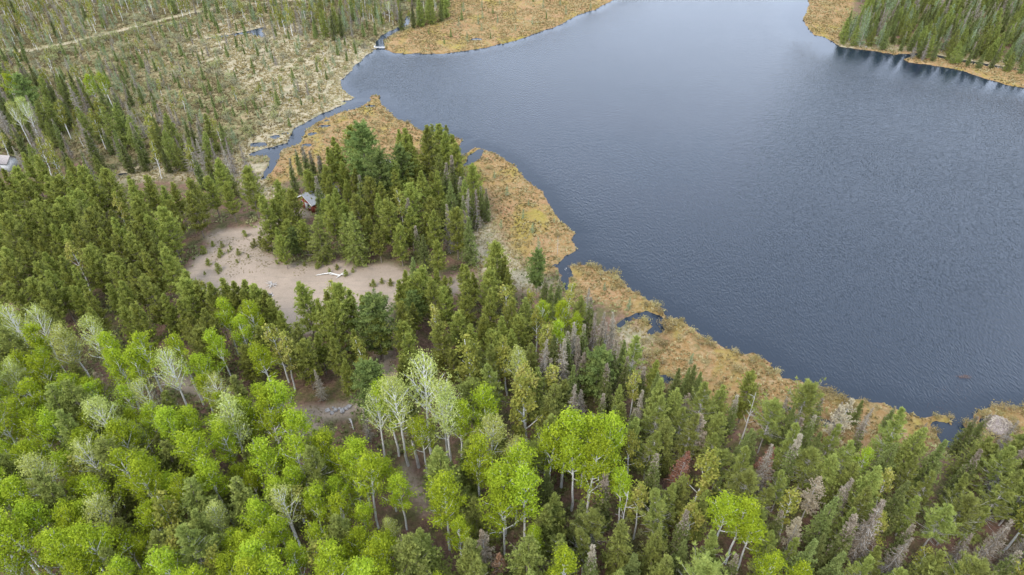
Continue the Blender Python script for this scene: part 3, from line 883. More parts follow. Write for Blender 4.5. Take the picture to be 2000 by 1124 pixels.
def near(x, y, rad):
    cx, cy = int(x // 4), int(y // 4)
    R_ = int(rad // 4) + 1
    for i in range(cx - R_, cx + R_ + 1):
        for j in range(cy - R_, cy + R_ + 1):
            for (a, b, s) in cells.get((i, j), ()):
                m_ = (rad + s) / 2
                if (a - x) ** 2 + (b - y) ** 2 < m_ * m_: return True
    return False


# things the photograph shows through gaps: (x0, x1, y0, y1) in picture pixels
OPEN = [(578, 618, 376, 416), (-20, 34, 303, 332), (747, 768, 585, 618), (748, 766, 618, 645), (748, 766, 645, 672), (746, 766, 672, 700), (742, 768, 700, 730), (740, 768, 720, 748), (638, 688, 796, 812), (600, 665, 818, 838), (735, 748, 82, 98), (700, 770, 312, 316), (330, 365, 722, 752), (1930, 1975, 812, 845), (215, 380, 325, 350),
        (520, 545, 300, 345), (385, 405, 470, 540), (800, 835, 940, 990), (225, 262, 960, 1010), (1870, 1895, 830, 860), (375, 420, 520, 545), (418, 440, 480, 550), (1208, 1290, 615, 650), (730, 745, 690, 740)]


def put(key, x, y, h, sp=0.0):
    cells.setdefault((int(x // 4), int(y // 4)), []).append((x, y, sp))
    trees.append(dict(key=key, x=float(x), y=float(y), h=float(h), rot=random.uniform(0, 6.283), v=random.randrange(100)))


def top(key, px_, py_, h, base=False, sp=2.0):
    """plant so that the tree top (or base) is seen at this pixel"""
    x, y = at(px_, py_, 0.5 if base else h)
    put(key, x, y, h, sp)
    if key in ('rust', 'tan', 'deadspruce', 'pale', 'birch') and h >= 8 and py_ > 520:     # these show in the photograph: nothing in front of their tops
        xb, yb = pix(x, y, h * .45)
        OPEN.append(((px_ + float(xb)) / 2 - 4, (px_ + float(xb)) / 2 + 4, py_, float(yb)))


def hides(x, y, h, k):
    xa, ya = pix(x, y, 0); xb, yb = pix(x, y, h)
    wd = {'aspen': 20, 'pale': 20, 'redpine': 12, 'jack': 17, 'fir': 12, 'whitepine': 28}.get(k, 9) * h / 14 * 90 / max(60, math.hypot(y, 90))
    crown0 = .4 if k in ('aspen', 'pale', 'birch') else .15
    yc = ya + (yb - ya) * crown0
    for x0, x1, y0, y1 in OPEN:
        if yb < y1 and yc > y0 and ya > y1 - 4:
            f = ((y0 + y1) / 2 - ya) / (yb - ya + 1e-6)
            xm = xa + (xb - xa) * min(max(f, 0), 1)
            if x0 - wd < xm < x1 + wd: return True
    return False


def zone(poly, mixes, sp, hr, tries=None, allow=('forest',), topz=.8, maxn=9999, clear=.35, clump=None):
    """scatter crown tops over a region: poly in picture pixels, met at the height of the crowns"""
    hm = (hr[0] + hr[1]) / 2
    P = world_poly(poly, hm * topz)
    x0, y0 = P.min(0); x1, y1 = P.max(0)
    area = (x1 - x0) * (y1 - y0)
    n = int(area / (sp * sp) * 6) if tries is None else tries
    xs = rng.uniform(x0, x1, n); ys = rng.uniform(y0, y1, n)
    ok = poly_sdf(xs, ys, P) > 0
    xs, ys = xs[ok], ys[ok]
    rk = line_sdf(xs, ys, road, 2.2) < 0; xs, ys = xs[rk], ys[rk]
    if clump is not None:
        cf = fbm(xs, ys, 14, 3, 201) > clump + rng.normal(size=len(xs)) * .12
        xs, ys = xs[cf], ys[cf]
    sd = grid_lookup(SD, xs, ys); c, b, m_ = (grid_lookup(ZN[i], xs, ys) for i in range(3))
    keys = [k for k, _ in mixes]; ws = np.array([w for _, w in mixes], float); ws /= ws.sum()
    cnt = 0
    for x, y, s, cc, bb, mm in zip(xs, ys, sd, c, b, m_):
        if s > -1.0 or cc > clear: continue
        if 'any' not in allow and (bb > .6 or (mm > .6 and 'marsh' not in allow)): continue
        q = sp * (0.8 + .4 * random.random())
        if near(x, y, q): continue
        k = keys[int(np.searchsorted(np.cumsum(ws), random.random()))] if len(keys) > 1 else keys[0]
        hh = random.uniform(*hr)
        if hides(x, y, hh, k): continue
        put(k, x, y, hh, q)
        cnt += 1
        if cnt >= maxn: break


#PLANTING
HERO = ('rust', 'tan', 'deadspruce', 'pale', 'whitepine')
# hero trees
top('whitepine', 702, 248, 20, sp=5.5)
top('whitepine', 735, 300, 17, sp=4)
top('redpine', 790, 258, 16, sp=3.5)
top('redpine', 832, 252, 17, sp=3.5)
top('redpine', 868, 262, 15, sp=3)
top('redpine', 890, 285, 13, sp=3)
top('whitepine', 780, 290, 14, sp=3.5)
top('whitepine', 1050, 490, 11, sp=5)
top('redpine', 968, 483, 13, sp=4)
top('redpine', 985, 505, 11, sp=4)
top('whitepine', 715, 712, 15, sp=4.5)
top('whitepine', 805, 572, 10, sp=4)
top('whitepine', 725, 585, 15, sp=3.5)
top('redpine', 590, 556, 14, sp=3.5)
top('redpine', 660, 566, 14, sp=3.5)
top('redpine', 708, 582, 13, sp=3.2)
top('redpine', 622, 590, 12, sp=3)
top('redpine', 558, 440, 9, sp=4)
top('whitepine', 570, 452, 8, sp=3.5)
for x, y, h in ((868, 325, 13), (1040, 0, 0)):
    if h: top('spruce', x, y, h, sp=2)
for x, y, h, k in ((886, 395, 12, 'spruce'), (873, 402, 13, 'deadspruce'), (903, 385, 11, 'spruce'), (912, 372, 11, 'deadspruce'), (922, 380, 10, 'spruce'), (930, 372, 11, 'deadspruce'), (939, 365, 9, 'spruce'), (950, 372, 9, 'spruce'), (908, 412, 11, 'deadspruce'),
                   (880, 360, 12, 'spruce'), (897, 350, 11, 'spruce'), (577, 292, 8, 'spruce'), (564, 315, 10, 'spruce'), (592, 290, 12, 'spruce'), (606, 300, 11, 'spruce'), (624, 308, 9, 'fir'), (646, 300, 8, 'spruce')):
    top(k, x, y, h, sp=1.6)
for x, y, h, k in ((1064, 545, 10, 'spruce'), (1076, 560, 9, 'spruce'), (1092, 542, 9, 'spruce'), (1150, 568, 7, 'deadspruce'), (1125, 635, 12, 'deadspruce'), (1130, 660, 11, 'deadspruce'), (1164, 615, 12, 'deadspruce'), (1180, 612, 10, 'deadspruce'), (1200, 610, 12, 'deadspruce'),
                   (1185, 632, 11, 'deadspruce'), (1190, 660, 10, 'deadspruce'), (1220, 668, 9, 'spruce'), (1064, 668, 12, 'deadspruce'), (1102, 668, 12, 'deadspruce'), (1082, 660, 12, 'spruce'), (1108, 655, 12, 'spruce'), (1140, 638, 12, 'spruce'), (1174, 640, 12, 'spruce'),
                   (1326, 722, 8, 'spruce'), (1346, 720, 8, 'spruce'), (1358, 715, 9, 'spruce'), (1370, 728, 7, 'spruce'), (1472, 732, 12, 'redpine'), (1282, 705, 11, 'redpine'), (1254, 762, 10, 'deadspruce'), (1172, 686, 13, 'whitepine'), (1345, 770, 7, 'tan'), (1373, 812, 11, 'tan'),
                   (1338, 885, 11, 'rust'), (1505, 872, 11, 'rust'), (1724, 984, 15, 'deadspruce'), (1648, 958, 13, 'spruce'), (1510, 875, 12, 'deadspruce'), (1540, 780, 10, 'deadspruce'), (1607, 778, 11, 'spruce'), (1645, 788, 7, 'deadspruce'), (1664, 783, 7, 'spruce'), (1685, 785, 6, 'spruce'),
                   (1703, 798, 7, 'deadspruce'), (1748, 795, 6, 'spruce'), (1810, 828, 6, 'deadspruce'), (1908, 815, 9, 'spruce'), (1930, 812, 8, 'spruce'), (1988, 825, 9, 'deadspruce'), (1525, 795, 9, 'spruce'), (1550, 800, 10, 'spruce'), (975, 1080, 9, 'rust'), (945, 1040, 11, 'tan'), (185, 735, 9, 'tan'),
                   (515, 955, 9, 'deadspruce'), (710, 805, 8, 'deadspruce'), (616, 725, 8, 'deadspruce'), (544, 645, 10, 'deadspruce'), (1895, 1050, 9, 'deadspruce'), (1562, 1015, 9, 'tan'), (1600, 940, 10, 'tan'), (292, 745, 8, 'deadspruce')):
    top(k, x, y, h, sp=1.8)
for x, y, h, k in ((100, 645, 16, 'pale'), (55, 605, 16, 'pale'), (8, 603, 17, 'pale'), (165, 625, 17, 'pale'), (120, 640, 15, 'pale'), (265, 655, 18, 'aspen'), (340, 655, 17, 'aspen'), (250, 690, 16, 'aspen'), (320, 690, 17, 'pale'), (200, 655, 17, 'aspen'), (215, 690, 15, 'aspen'),
                   (820, 702, 22, 'pale'), (770, 735, 21, 'pale'), (858, 735, 20, 'pale'), (755, 745, 18, 'aspen'), (870, 770, 19, 'pale'), (915, 665, 17, 'birch'), (895, 790, 16, 'aspen'), (730, 770, 17, 'pale'), (1034, 745, 19, 'birch'), (1028, 720, 15, 'birch'), (930, 860, 17, 'aspen'),
                   (1108, 795, 19, 'aspen'), (1150, 812, 17, 'aspen'), (1076, 838, 17, 'aspen'), (1195, 815, 18, 'aspen'), (1130, 850, 18, 'aspen'), (1165, 865, 18, 'aspen'), (1010, 868, 19, 'aspen'), (1030, 910, 19, 'aspen'), (985, 900, 18, 'aspen'), (1225, 920, 14, 'aspen'),
                   (1430, 965, 16, 'aspen'), (1460, 985, 15, 'aspen'), (1380, 880, 16, 'birch'), (1100, 1085, 15, 'aspen'), (1510, 1085, 14, 'aspen'), (1580, 1105, 14, 'aspen'), (530, 630, 15, 'birch'), (545, 655, 14, 'birch'), (430, 590, 14, 'aspen'), (485, 590, 14, 'aspen'), (465, 625, 13, 'aspen'),
                   (505, 670, 15, 'aspen'), (538, 745, 18, 'aspen'), (515, 775, 17, 'aspen'), (1040, 572, 10, 'birch'), (1060, 590, 11, 'aspen'), (1100, 590, 12, 'aspen'), (1130, 610, 11, 'aspen'), (1090, 625, 12, 'aspen'), (1065, 632, 12, 'birch'), (990, 665, 14, 'birch'), (1012, 690, 15, 'pale'), (1480, 1010, 14, 'aspen'),
                   (40, 190, 15, 'pale'), (20, 200, 14, 'pale'), (170, 150, 12, 'aspen'), (195, 145, 13, 'aspen'), (10, 145, 14, 'aspen'), (35, 150, 14, 'whitepine'), (780, 372, 12, 'birch')):
    top(k, x, y, h, sp=2.6)
for x, y, h in ((1105, 522, 0), (1090, 463, 5), (1148, 568, 6), (262, 37, 6), (1250, 700, 7), (1180, 880, 8), (440, 30, 7)):
    if h: top('snag', x, y, h, sp=1)
# saplings and shrubs of the clearing (bases)
for x, y, h in ((436, 487, 2.2), (434, 503, 2.6), (430, 508, 1.6), (452, 492, 1.6), (448, 497, 1.2), (468, 502, 2.2), (487, 507, 1.2), (465, 518, 1.4), (429, 533, 2.8), (428, 539, 1.3), (402, 540, 1.2), (512, 462, 1.8), (500, 484, 2.6), (512, 484, 3.4), (522, 494, 4.4), (494, 488, 2.0),
                (480, 465, 2.4), (418, 485, 2), (677, 543, 2.4), (731, 563, 2.6), (747, 556, 1.9), (724, 562, 1.2), (751, 592, 2.4), (622, 528, 2.2), (764, 560, 2.4), (645, 536, 1.6), (660, 530, 2.0), (542, 520, 1.6), (596, 523, 1.4), (743, 577, 1.0), (730, 583, .9), (410, 522, 2.4), (400, 500, 2.8), (690, 535, 1.5), (880, 555, 2.2), (865, 560, 1.8), (905, 548, 2)):
    top('sapling', x, y, h * .78, base=True, sp=.8)

for x, y, h in ((362, 556, 13), (385, 552, 13), (408, 558, 14), (432, 550, 14), (455, 556, 13.5), (476, 552, 14), (498, 560, 14), (515, 574, 13), (528, 592, 12), (545, 612, 11), (640, 575, 13), (680, 572, 12), (728, 600, 12), (735, 625, 11), (790, 532, 10), (800, 545, 11), (822, 530, 10), (852, 528, 9), (778, 552, 10), (905, 520, 8), (925, 535, 8), (640, 352, 11), (655, 375, 11), (632, 398, 9), (812, 540, 12), (845, 548, 12), (870, 545, 11), (540, 452, 9), (548, 470, 8.5), (590, 440, 9)):
    top('redpine', x, y, h, sp=2.4)
# stands
zone([(520, 440), (560, 350), (640, 330), (650, 250), (760, 240), (880, 250), (900, 300), (950, 370), (945, 430), (905, 470), (900, 520), (860, 530), (600, 525), (530, 500)],
     [('redpine', .62), ('fir', .16), ('spruce', .17), ('birch', .05)], 3.3, (9, 14))
zone([(-40, 345), (110, 322), (240, 372), (330, 372), (430, 335), (560, 380), (590, 430), (420, 470), (412, 520), (360, 560), (400, 600), (380, 640), (200, 640), (-40, 600)],
     [('redpine', .94), ('fir', .03), ('birch', .03)], 3.5, (10, 14))
zone([(345, 552), (400, 545), (510, 565), (560, 600), (620, 560), (690, 575), (745, 590), (760, 640), (752, 700), (740, 790), (600, 790), (560, 740), (430, 690), (370, 650)],
     [('redpine', .74), ('fir', .1), ('birch', .1), ('aspen', .06)], 3.5, (10, 14.5))
zone([(765, 545), (800, 540), (900, 560), (945, 530), (1010, 545), (1040, 590), (1000, 690), (960, 720), (860, 720), (775, 720)],
     [('redpine', .9), ('fir', .05), ('birch', .05)], 3.2, (9, 13))
zone([(1020, 580), (1080, 570), (1100, 560), (1200, 615), (1240, 700), (1300, 740), (1230, 800), (1080, 800), (1000, 700)],
     [('spruce', .5), ('deadspruce', .14), ('fir', .2), ('birch', .1), ('jack', .1)], 2.6, (8, 13))
zone([(-40, 610), (60, 640), (300, 700), (390, 680), (440, 760), (560, 790), (640, 850), (700, 870), (760, 960), (800, 1170), (-60, 1170)],
     [('aspen', .76), ('pale', .06), ('fir', .13), ('jack', .03), ('birch', .06)], 2.5, (10.5, 18))
zone([(740, 760), (930, 780), (1000, 860), (1060, 1000), (1000, 1180), (780, 1180), (740, 900)],
     [('aspen', .42), ('pale', .08), ('fir', .36), ('jack', .1), ('birch', .04)], 3.5, (11, 18))
zone([(900, 700), (1000, 700), (1100, 780), (1020, 900), (940, 850)], [('jack', .45), ('fir', .3), ('birch', .25)], 3.5, (10, 15))
zone([(1050, 800), (1260, 760), (1320, 745), (1480, 770), (1620, 800), (1800, 865), (1870, 880), (1960, 840), (2060, 840), (2100, 1200), (1000, 1200), (1030, 1000)],
     [('jack', .44), ('fir', .21), ('spruce', .22), ('birch', .03), ('aspen', .02), ('deadspruce', .03), ('tan', .01), ('snag', .01)], 2.7, (9, 14.5))
# upper left woods
zone([(-60, 140), (60, 120), (160, 160), (300, 230), (420, 240), (490, 310), (480, 350), (350, 330), (240, 340), (100, 310), (40, 295), (-60, 290)],
     [('spruce', .44), ('deadspruce', .26), ('fir', .2), ('birch', .10)], 3.6, (7, 12.5), allow=('marsh',))
zone([(-60, 60), (60, 110), (250, 130), (360, 200), (460, 260), (300, 260), (100, 170), (-60, 150)],
     [('spruce', .25), ('deadspruce', .17), ('birch', .34), ('larch', .24)], 3.0, (3.5, 7.5), allow=('marsh',), clump=-.1)
zone([(-200, -80), (850, -80), (870, 0), (800, 30), (700, 45), (560, 42), (470, 20), (400, 8), (300, 20), (130, 65), (0, 90), (-200, 110)],
     [('birch', .55), ('spruce', .1), ('pale', .03), ('deadspruce', .12), ('larch', .2)], 2.9, (4, 8.5), allow=('marsh',), clump=-.15)
zone([(500, -60), (880, -60), (870, 5), (790, 25), (660, 45), (540, 32)],
     [('spruce', .45), ('fir', .25), ('deadspruce', .2), ('birch', .1)], 3.0, (6, 12.5), allow=('marsh', 'any'), clump=-.25)
# marsh dotted with small spruces
zone([(120, 95), (400, 25), (660, 60), (720, 95), (650, 140), (660, 180), (520, 260), (440, 270), (300, 180)],
     [('spruce', .42), ('larch', .28), ('deadspruce', .12), ('birch', .18)], 3.1, (2, 5.8), allow=('any', 'marsh'), clump=.05)
zone([(860, 0), (1100, -60), (1210, -10), (1000, 60), (900, 75), (820, 80)], [('larch', .75), ('spruce', .25)], 7.5, (2.2, 4.5), allow=('any', 'marsh'))
# far right shore wood
zone([(1665, -60), (1700, 0), (1650, 45), (1640, 66), (1760, 78), (2000, 108), (2300, 160), (2500, 60), (2200, -120), (1700, -120)],
     [('spruce', .42), ('fir', .3), ('larch', .18), ('deadspruce', .10)], 2.2, (6, 10.5), allow=('any',), maxn=1800)
# tamaracks on the near bogs
zone([(930, 330), (1010, 330), (1110, 450), (1100, 500), (1000, 480), (960, 400)], [('larch', 1)], 6.5, (1.6, 3.6), allow=('any',))
zone([(1120, 530), (1200, 545), (1290, 620), (1200, 610)], [('larch', 1)], 6, (2, 4.5), allow=('any',))
zone([(1290, 670), (1480, 720), (1640, 790), (1500, 780)], [('larch', 1)], 9, (1.5, 3), allow=('any',))

# shrubs
zone([(-200, -60), (880, -60), (860, 10), (700, 45), (560, 45), (440, 20), (300, 45), (130, 85), (-100, 130)], [('willow', .7), ('bush', .3)], 3.3, (1.6, 3.4), allow=('any', 'marsh'), topz=0)
zone([(-60, 110), (200, 80), (380, 60), (420, 120), (520, 220), (500, 280), (300, 260), (100, 200), (-60, 180)], [('willow', .6), ('bush', .4)], 3.4, (1.2, 2.8), allow=('any', 'marsh'), topz=0)
zone([(600, 60), (740, 80), (700, 120), (640, 170), (560, 160)], [('willow', .5), ('bush', .5)], 3.6, (.8, 2.0), allow=('any', 'marsh'), topz=0)
zone([(120, 95), (400, 25), (660, 60), (720, 95), (650, 140), (660, 180), (520, 260), (440, 300), (300, 200)], [('bush', .5), ('willow', .5)], 2.7, (.8, 2.6), allow=('any', 'marsh'), topz=0, clump=-.05)
zone([(-100, 60), (0, 90), (400, 10), (520, 40), (300, 80), (-100, 150)], [('bush', 1)], 3.4, (1.6, 3.4), allow=('any', 'marsh'), topz=0)
zone([(600, 250), (740, 190), (890, 280), (960, 330), (1120, 450), (1100, 500), (1200, 540), (1300, 640), (1480, 700), (1860, 830), (1860, 850), (1500, 780), (1300, 730), (1200, 600), (1080, 540), (950, 500), (920, 330), (700, 330)], [('heath', 1)], 4.6, (.5, 1.2), allow=('any', 'marsh'), topz=0)

# shrubby rim of the near shore
n_rim = 0
for _ in range(40000):
    a_, b_ = rng.uniform(1100, 2040), rng.uniform(515, 870)
    x, y = (float(q) for q in at(a_, b_))
    if -2.4 < grid_lookup(SD, x, y) < -.5 and grid_lookup(ZN[1], x, y) > .5 and not near(x, y, 1.5):
        put('heath', x, y, random.uniform(.6, 1.3), 1.5); n_rim += 1
        if n_rim > 150: break
print('trees', len(trees))

# ------------------------------------------------------------------ labels
LAND = [('gravel clearing', 560, 540), ('red cabin', 610, 395), ('white-walled shed', 15, 320), ('creek mouth', 690, 205), ('curved pond', 1262, 632), ('boulder row', 665, 803), ('narrow gravel trail', 755, 690),
        ('stick lodge', 1950, 830), ('small inlet', 1872, 860), ('white dock', 741, 91), ('lower left corner', 60, 1090), ('lower right corner', 1940, 1090), ('upper left corner', 60, 30), ('upper right corner', 1940, 30),
        ('bottom centre', 1000, 1100), ('marsh creek', 580, 268), ('bog point', 1110, 480), ('bend of the far shore', 1600, 60), ('small upper pond', 490, 62), ('brown shed', 756, 328), ('middle of the left edge', 30, 600),
        ('big white pine', 1050, 530), ('driftwood log', 650, 541), ('twin rusty snags', 1330, 930), ('large dead spruce', 1690, 1050), ('small marsh pool', 330, 345), ('bright aspen clump', 1140, 880), ('tall white aspens', 810, 790),
        ('leaning pale aspens', 80, 680), ('pink trail end', 815, 970), ('red-brown bog', 1480, 740), ('grey spruce row', 1120, 690), ('upper bog', 1000, 30), ('left aspen wood', 300, 950), ('shrub island', 1250, 1000), ('upper birch scrub', 250, 30), ('dead spruce belt', 250, 250)]
ORD = ['first', 'second', 'third', 'fourth', 'fifth', 'sixth', 'seventh', 'eighth', 'ninth', 'tenth', 'eleventh', 'twelfth', 'thirteenth', 'fourteenth', 'fifteenth', 'sixteenth', 'seventeenth', 'eighteenth', 'nineteenth', 'twentieth', 'twenty-first', 'twenty-second', 'twenty-third', 'twenty-fourth', 'twenty-fifth', 'twenty-sixth', 'twenty-seventh', 'twenty-eighth', 'twenty-ninth', 'thirtieth']
LP_ = np.array([(a, b) for _, a, b in LAND], float)


def where(px_, py_):
    d = np.hypot(LP_[:, 0] - px_, LP_[:, 1] - py_)
    i = int(d.argmin())
    dx, dy = px_ - LP_[i, 0], py_ - LP_[i, 1]
    if d[i] < 28: return 'beside', i
    a = math.degrees(math.atan2(-dy, dx)) % 360
    names = ['right of', 'above right of', 'above', 'above left of', 'left of', 'below left of', 'below', 'below right of']
    return names[int(((a + 22.5) % 360) // 45)], i


def size_word(t):
    f = t['h'] / KINDS[t['key']]['h']
    return 'tall ' if f > 1.02 else ('short ' if f < .8 else '')


# ------------------------------------------------------------------ building
kept, stuff = {}, {}
for t in trees:
    X, Y = pix(t['x'], t['y'], t['h'] * .6)
    X0_, Y0_ = pix(t['x'], t['y'], 0); X1_, Y1_ = pix(t['x'], t['y'], t['h'])
    t['px'], t['py'] = float(X), float(Y)
    t['size'] = abs(float(Y0_ - Y1_)) + 1e-3 * t['h']
    vis = (-30 < X1_ < 2030 or -30 < X0_ < 2030) and (Y1_ < 1150) and (Y0_ > -5)
    t['vis'] = bool(vis)
    g = 'aspen' if t['key'] == 'pale' else ('deadspruce' if t['key'] == 'rust' else t['key'])
    (kept if vis else stuff).setdefault(g, []).append(t)
for g in list(kept):
    L_ = sorted(kept[g], key=lambda t: -t['size'])
    cap = 300
    kept[g] = L_[:cap]
    stuff.setdefault(g, []).extend(L_[cap:])
groups = {}
for g, L_ in kept.items():
    for t in L_:
        w_, i_ = where(t['px'], t['py'])
        d_ = math.hypot(t['px'] - LP_[i_, 0], t['py'] - LP_[i_, 1])
        if w_ != 'beside': w_ = ('just ' if d_ < 62 else 'well ' if d_ > 105 else '') + w_
        groups.setdefault((t['key'], size_word(t), w_, i_), []).append(t)
for (key, sw, w_, i_), L_ in groups.items():
    L_.sort(key=lambda t: t['px'])
    look = KINDS[key]['looks'][0]
    for n_, t in enumerate(L_):
        lb = f'{sw}{look} {w_} the {LAND[i_][0]}'
        if len(L_) > 1: lb += f', {ORD[min(n_, 29)]} from left'
        lb = lb.replace('middle of the left edge', 'mid left edge')
        if len(lb.split()) > 16: lb = lb.replace(', ', ' ', 1).replace('from left', 'along', 1)
        t['label'] = lb

made = {}
for g, L_ in kept.items():
    for t in L_:
        K = KINDS[t['key']]
        tm, cm, _, _ = K['vs'][t['v'] % len(K['vs'])]
        s = t['h'] / K['h']
        z = gz(t['x'], t['y']) - .05
        root = bpy.data.objects.new(K['name'], None)
        root.empty_display_size = .5
        C.objects.link(root)
        root.location = (t['x'], t['y'], z)
        root.rotation_euler = (0, 0, t['rot'])
        wide = random.uniform(.9, 1.12)
        root.scale = (s * wide, s * wide, s)
        tag(root, t['label'], {'bush': 'shrub', 'heath': 'shrub', 'willow': 'shrub', 'sapling': 'sapling', 'snag': 'dead tree', 'deadspruce': 'dead tree', 'rust': 'dead tree', 'tan': 'dead tree'}.get(t['key'], 'tree'), K['group'])
        a = bpy.data.objects.new('stems' if t['key'] in ('bush', 'heath', 'willow') else 'trunk', tm); C.objects.link(a); a.parent = root
        if cm is not None:
            b = bpy.data.objects.new('foliage' if t['key'] in ('bush', 'heath', 'willow') else 'crown', cm); C.objects.link(b); b.parent = root

#
# the rest of each kind: one joined object per kind, thinner meshes
def joined(name, L_, key, label, keep=.5):
    K = KINDS[key]
    out = MB()
    mats = [K['bark'][0] if isinstance(K['bark'], list) else K['bark']]
    if K['mats'] is not None: mats += K['mats'] if isinstance(K['mats'], list) else [K['mats']]
    r = np.random.default_rng(5)
    packs = []
    for tm, cm, tb, cb in K['vs']:
        tv = np.concatenate(tb.v); nt_ = 36 if len(tb.f4) else 0
        # trunk only (first tube) + every second tuft enlarged
        n0 = len(tb.v[0])
        packs.append((tb.v[0], tb.f4[0], cb))
    for t in L_:
        tv, tf, cb = packs[t['v'] % len(packs)]
        s = t['h'] / K['h']
        c, sn = math.cos(t['rot']), math.sin(t['rot'])
        Rm = np.array([[c, -sn, 0], [sn, c, 0], [0, 0, 1]]) * s
        off = np.array([t['x'], t['y'], gz(t['x'], t['y']) - .05])
        out.indexed(tv @ Rm.T + off, tf, .5, 0)
        if cb is None: continue
        shift = r.uniform(-.15, .15)
        base_n = 0
        Vc = np.concatenate(cb.v)
        for F, T, m_ in zip(cb.f4, cb.t4, cb.m4):
            sel = r.random(len(F)) < keep
            P = Vc[F[sel]]
            ctr = P.mean(1, keepdims=True)
            P = ctr + (P - ctr) * (1 / keep) ** .5
            out.quads(P @ Rm.T + off, np.clip(T[sel] + shift, 0, 1), int(m_[0]) + 1)
    o = obj(name, out.mesh(name, mats))
    return tag(o, label, K['looks'][0].split()[-1], kind='stuff')


STN = {'aspen': 'aspen_wood', 'redpine': 'red_pine_stand', 'jack': 'jack_pine_stand', 'spruce': 'spruce_forest', 'fir': 'fir_stand', 'deadspruce': 'dead_spruce_stand', 'birch': 'birch_wood', 'larch': 'tamarack_stand', 'bush': 'shrub_thicket', 'heath': 'bog_shrubs', 'willow': 'willow_thicket'}
for g, L_ in stuff.items():
    L_ = [t for t in L_ if t['y'] > 12]
    if not L_: continue
    nm = STN.get(g, KINDS[g]['name'] + '_stand')
    print('stuff', g, len(L_), 'kept', len(kept.get(g, [])))
    joined(nm, L_, g, f'smaller and farther {KINDS[g]["group"]} massed together', .35 if len(L_) > 150 else .5)

#COVER
def more(fn, r, n):
    X_, Y_ = r.uniform(-120, 60, n * 40), r.uniform(60, 190, n * 40)
    return X_, Y_, fn(X_, Y_)


def cover(name, mask_fn, n, hgt, spread_, wid, mat, label, seed, blades=4):
    r = np.random.default_rng(seed)
    # ground points inside the seen wedge
    pxs = r.uniform(-60, 2060, n * 3); pys = r.uniform(-40, 1124, n * 3)
    # even density over the ground: sample ground rectangle instead
    xs = r.uniform(-250, 250, n * 12); ys = r.uniform(40, 380, n * 12)
    qx, qy = pix(xs, ys)
    ok = (qx > -80) & (qx < 2080) & (qy > -60) & (qy < 1150)
    xs, ys = xs[ok], ys[ok]
    sd = grid_lookup(SD, xs, ys)
    w = mask_fn(xs, ys) * (sd < -.25)
    if n < 10000:      # sparse covers: look harder
        xs, ys, w = (np.concatenate([q, q2]) for q, q2 in zip((xs, ys, w), more(mask_fn, r, n)))
    ok = (r.random(len(xs)) < w) & (line_sdf(xs, ys, road, 1.6) < 0)
    xs, ys = xs[ok][:n], ys[ok][:n]
    z = grid_lookup(GZ, xs, ys) - .03
    c = np.stack([xs, ys, z], 1)
    mb = MB()
    tone = np.clip(.5 + .45 * fbm(xs, ys, 9, 3, seed) + r.normal(size=len(xs)) * .12, 0, 1)
    s = r.uniform(.6, 1.4, len(xs))
    for b in range(blades):
        d = unit(np.array([0, 0, 1.0]) + r.normal(size=c.shape) * np.array([spread_, spread_, .1]))
        sd_ = unit(np.cross(d, r.normal(size=c.shape))) * (wid * s)[:, None]
        tip = c + d * (hgt * s)[:, None]
        mid = c + d * (hgt * s * .5)[:, None]
        mb.quads(np.stack([c, mid + sd_, tip, mid - sd_], 1), tone)
    print(name, len(xs))
    return tag(obj(name, mb.mesh(name, mat)), label, kind='stuff')


cover('sedge_tussocks', lambda x, y: np.clip(grid_lookup(ZN[2], x, y) + .5 * grid_lookup(ZN[1], x, y), 0, 1) * (vnoise(x, y, 2.5, 5) > .3), 42000, .42, .9, .13, M['sedge'], 'straw coloured sedge tussocks covering marsh and bog', 91)
cover('heath_cover', lambda x, y: grid_lookup(ZN[1], x, y) * (fbm(x, y, 6, 3, 77) > -.1), 26000, .34, 1.1, .15, M['heath_leaf'], 'low brown heath covering the bog mats', 92)
cover('meadow_herbs', lambda x, y: np.clip(grid_lookup(ZN[3], x, y), 0, 1) * (1 - grid_lookup(ZN[1], x, y)) * (.45 + .55 * (fbm(x, y, 9, 3, 78) > -.1)) * (1 - .7 * grid_lookup(ZN[2], x, y)), 60000, .55, .9, .14, M['meadow_leaf'], 'green herbs and sedges of the scrubby meadow', 93)
cover('undergrowth', lambda x, y: (1 - grid_lookup(ZN[0], x, y)) * (1 - grid_lookup(ZN[1], x, y)) * (1 - grid_lookup(ZN[2], x, y)) * (1 - grid_lookup(ZN[3], x, y)) * (fbm(x, y, 8, 3, 79) > .0), 30000, .55, 1.0, .15, M['shrub_leaf'], 'leafy undergrowth on the forest floor', 94)

cover('dry_grass', lambda x, y: grid_lookup(ZN[0], x, y) * np.clip((fbm(x, y, 7, 4, 141) - .12) * 3 + (grid_lookup(ZN[0], x, y) < .97) * .5, 0, 1) * .6, 5200, .22, 1.2, .05, M['meadow_leaf'], 'thin dry grass and litter on the gravel clearing', 97)

#OBJECTS
def place(px_, py_):
    x, y = at(px_, py_, .5)
    return float(x), float(y), gz(x, y)


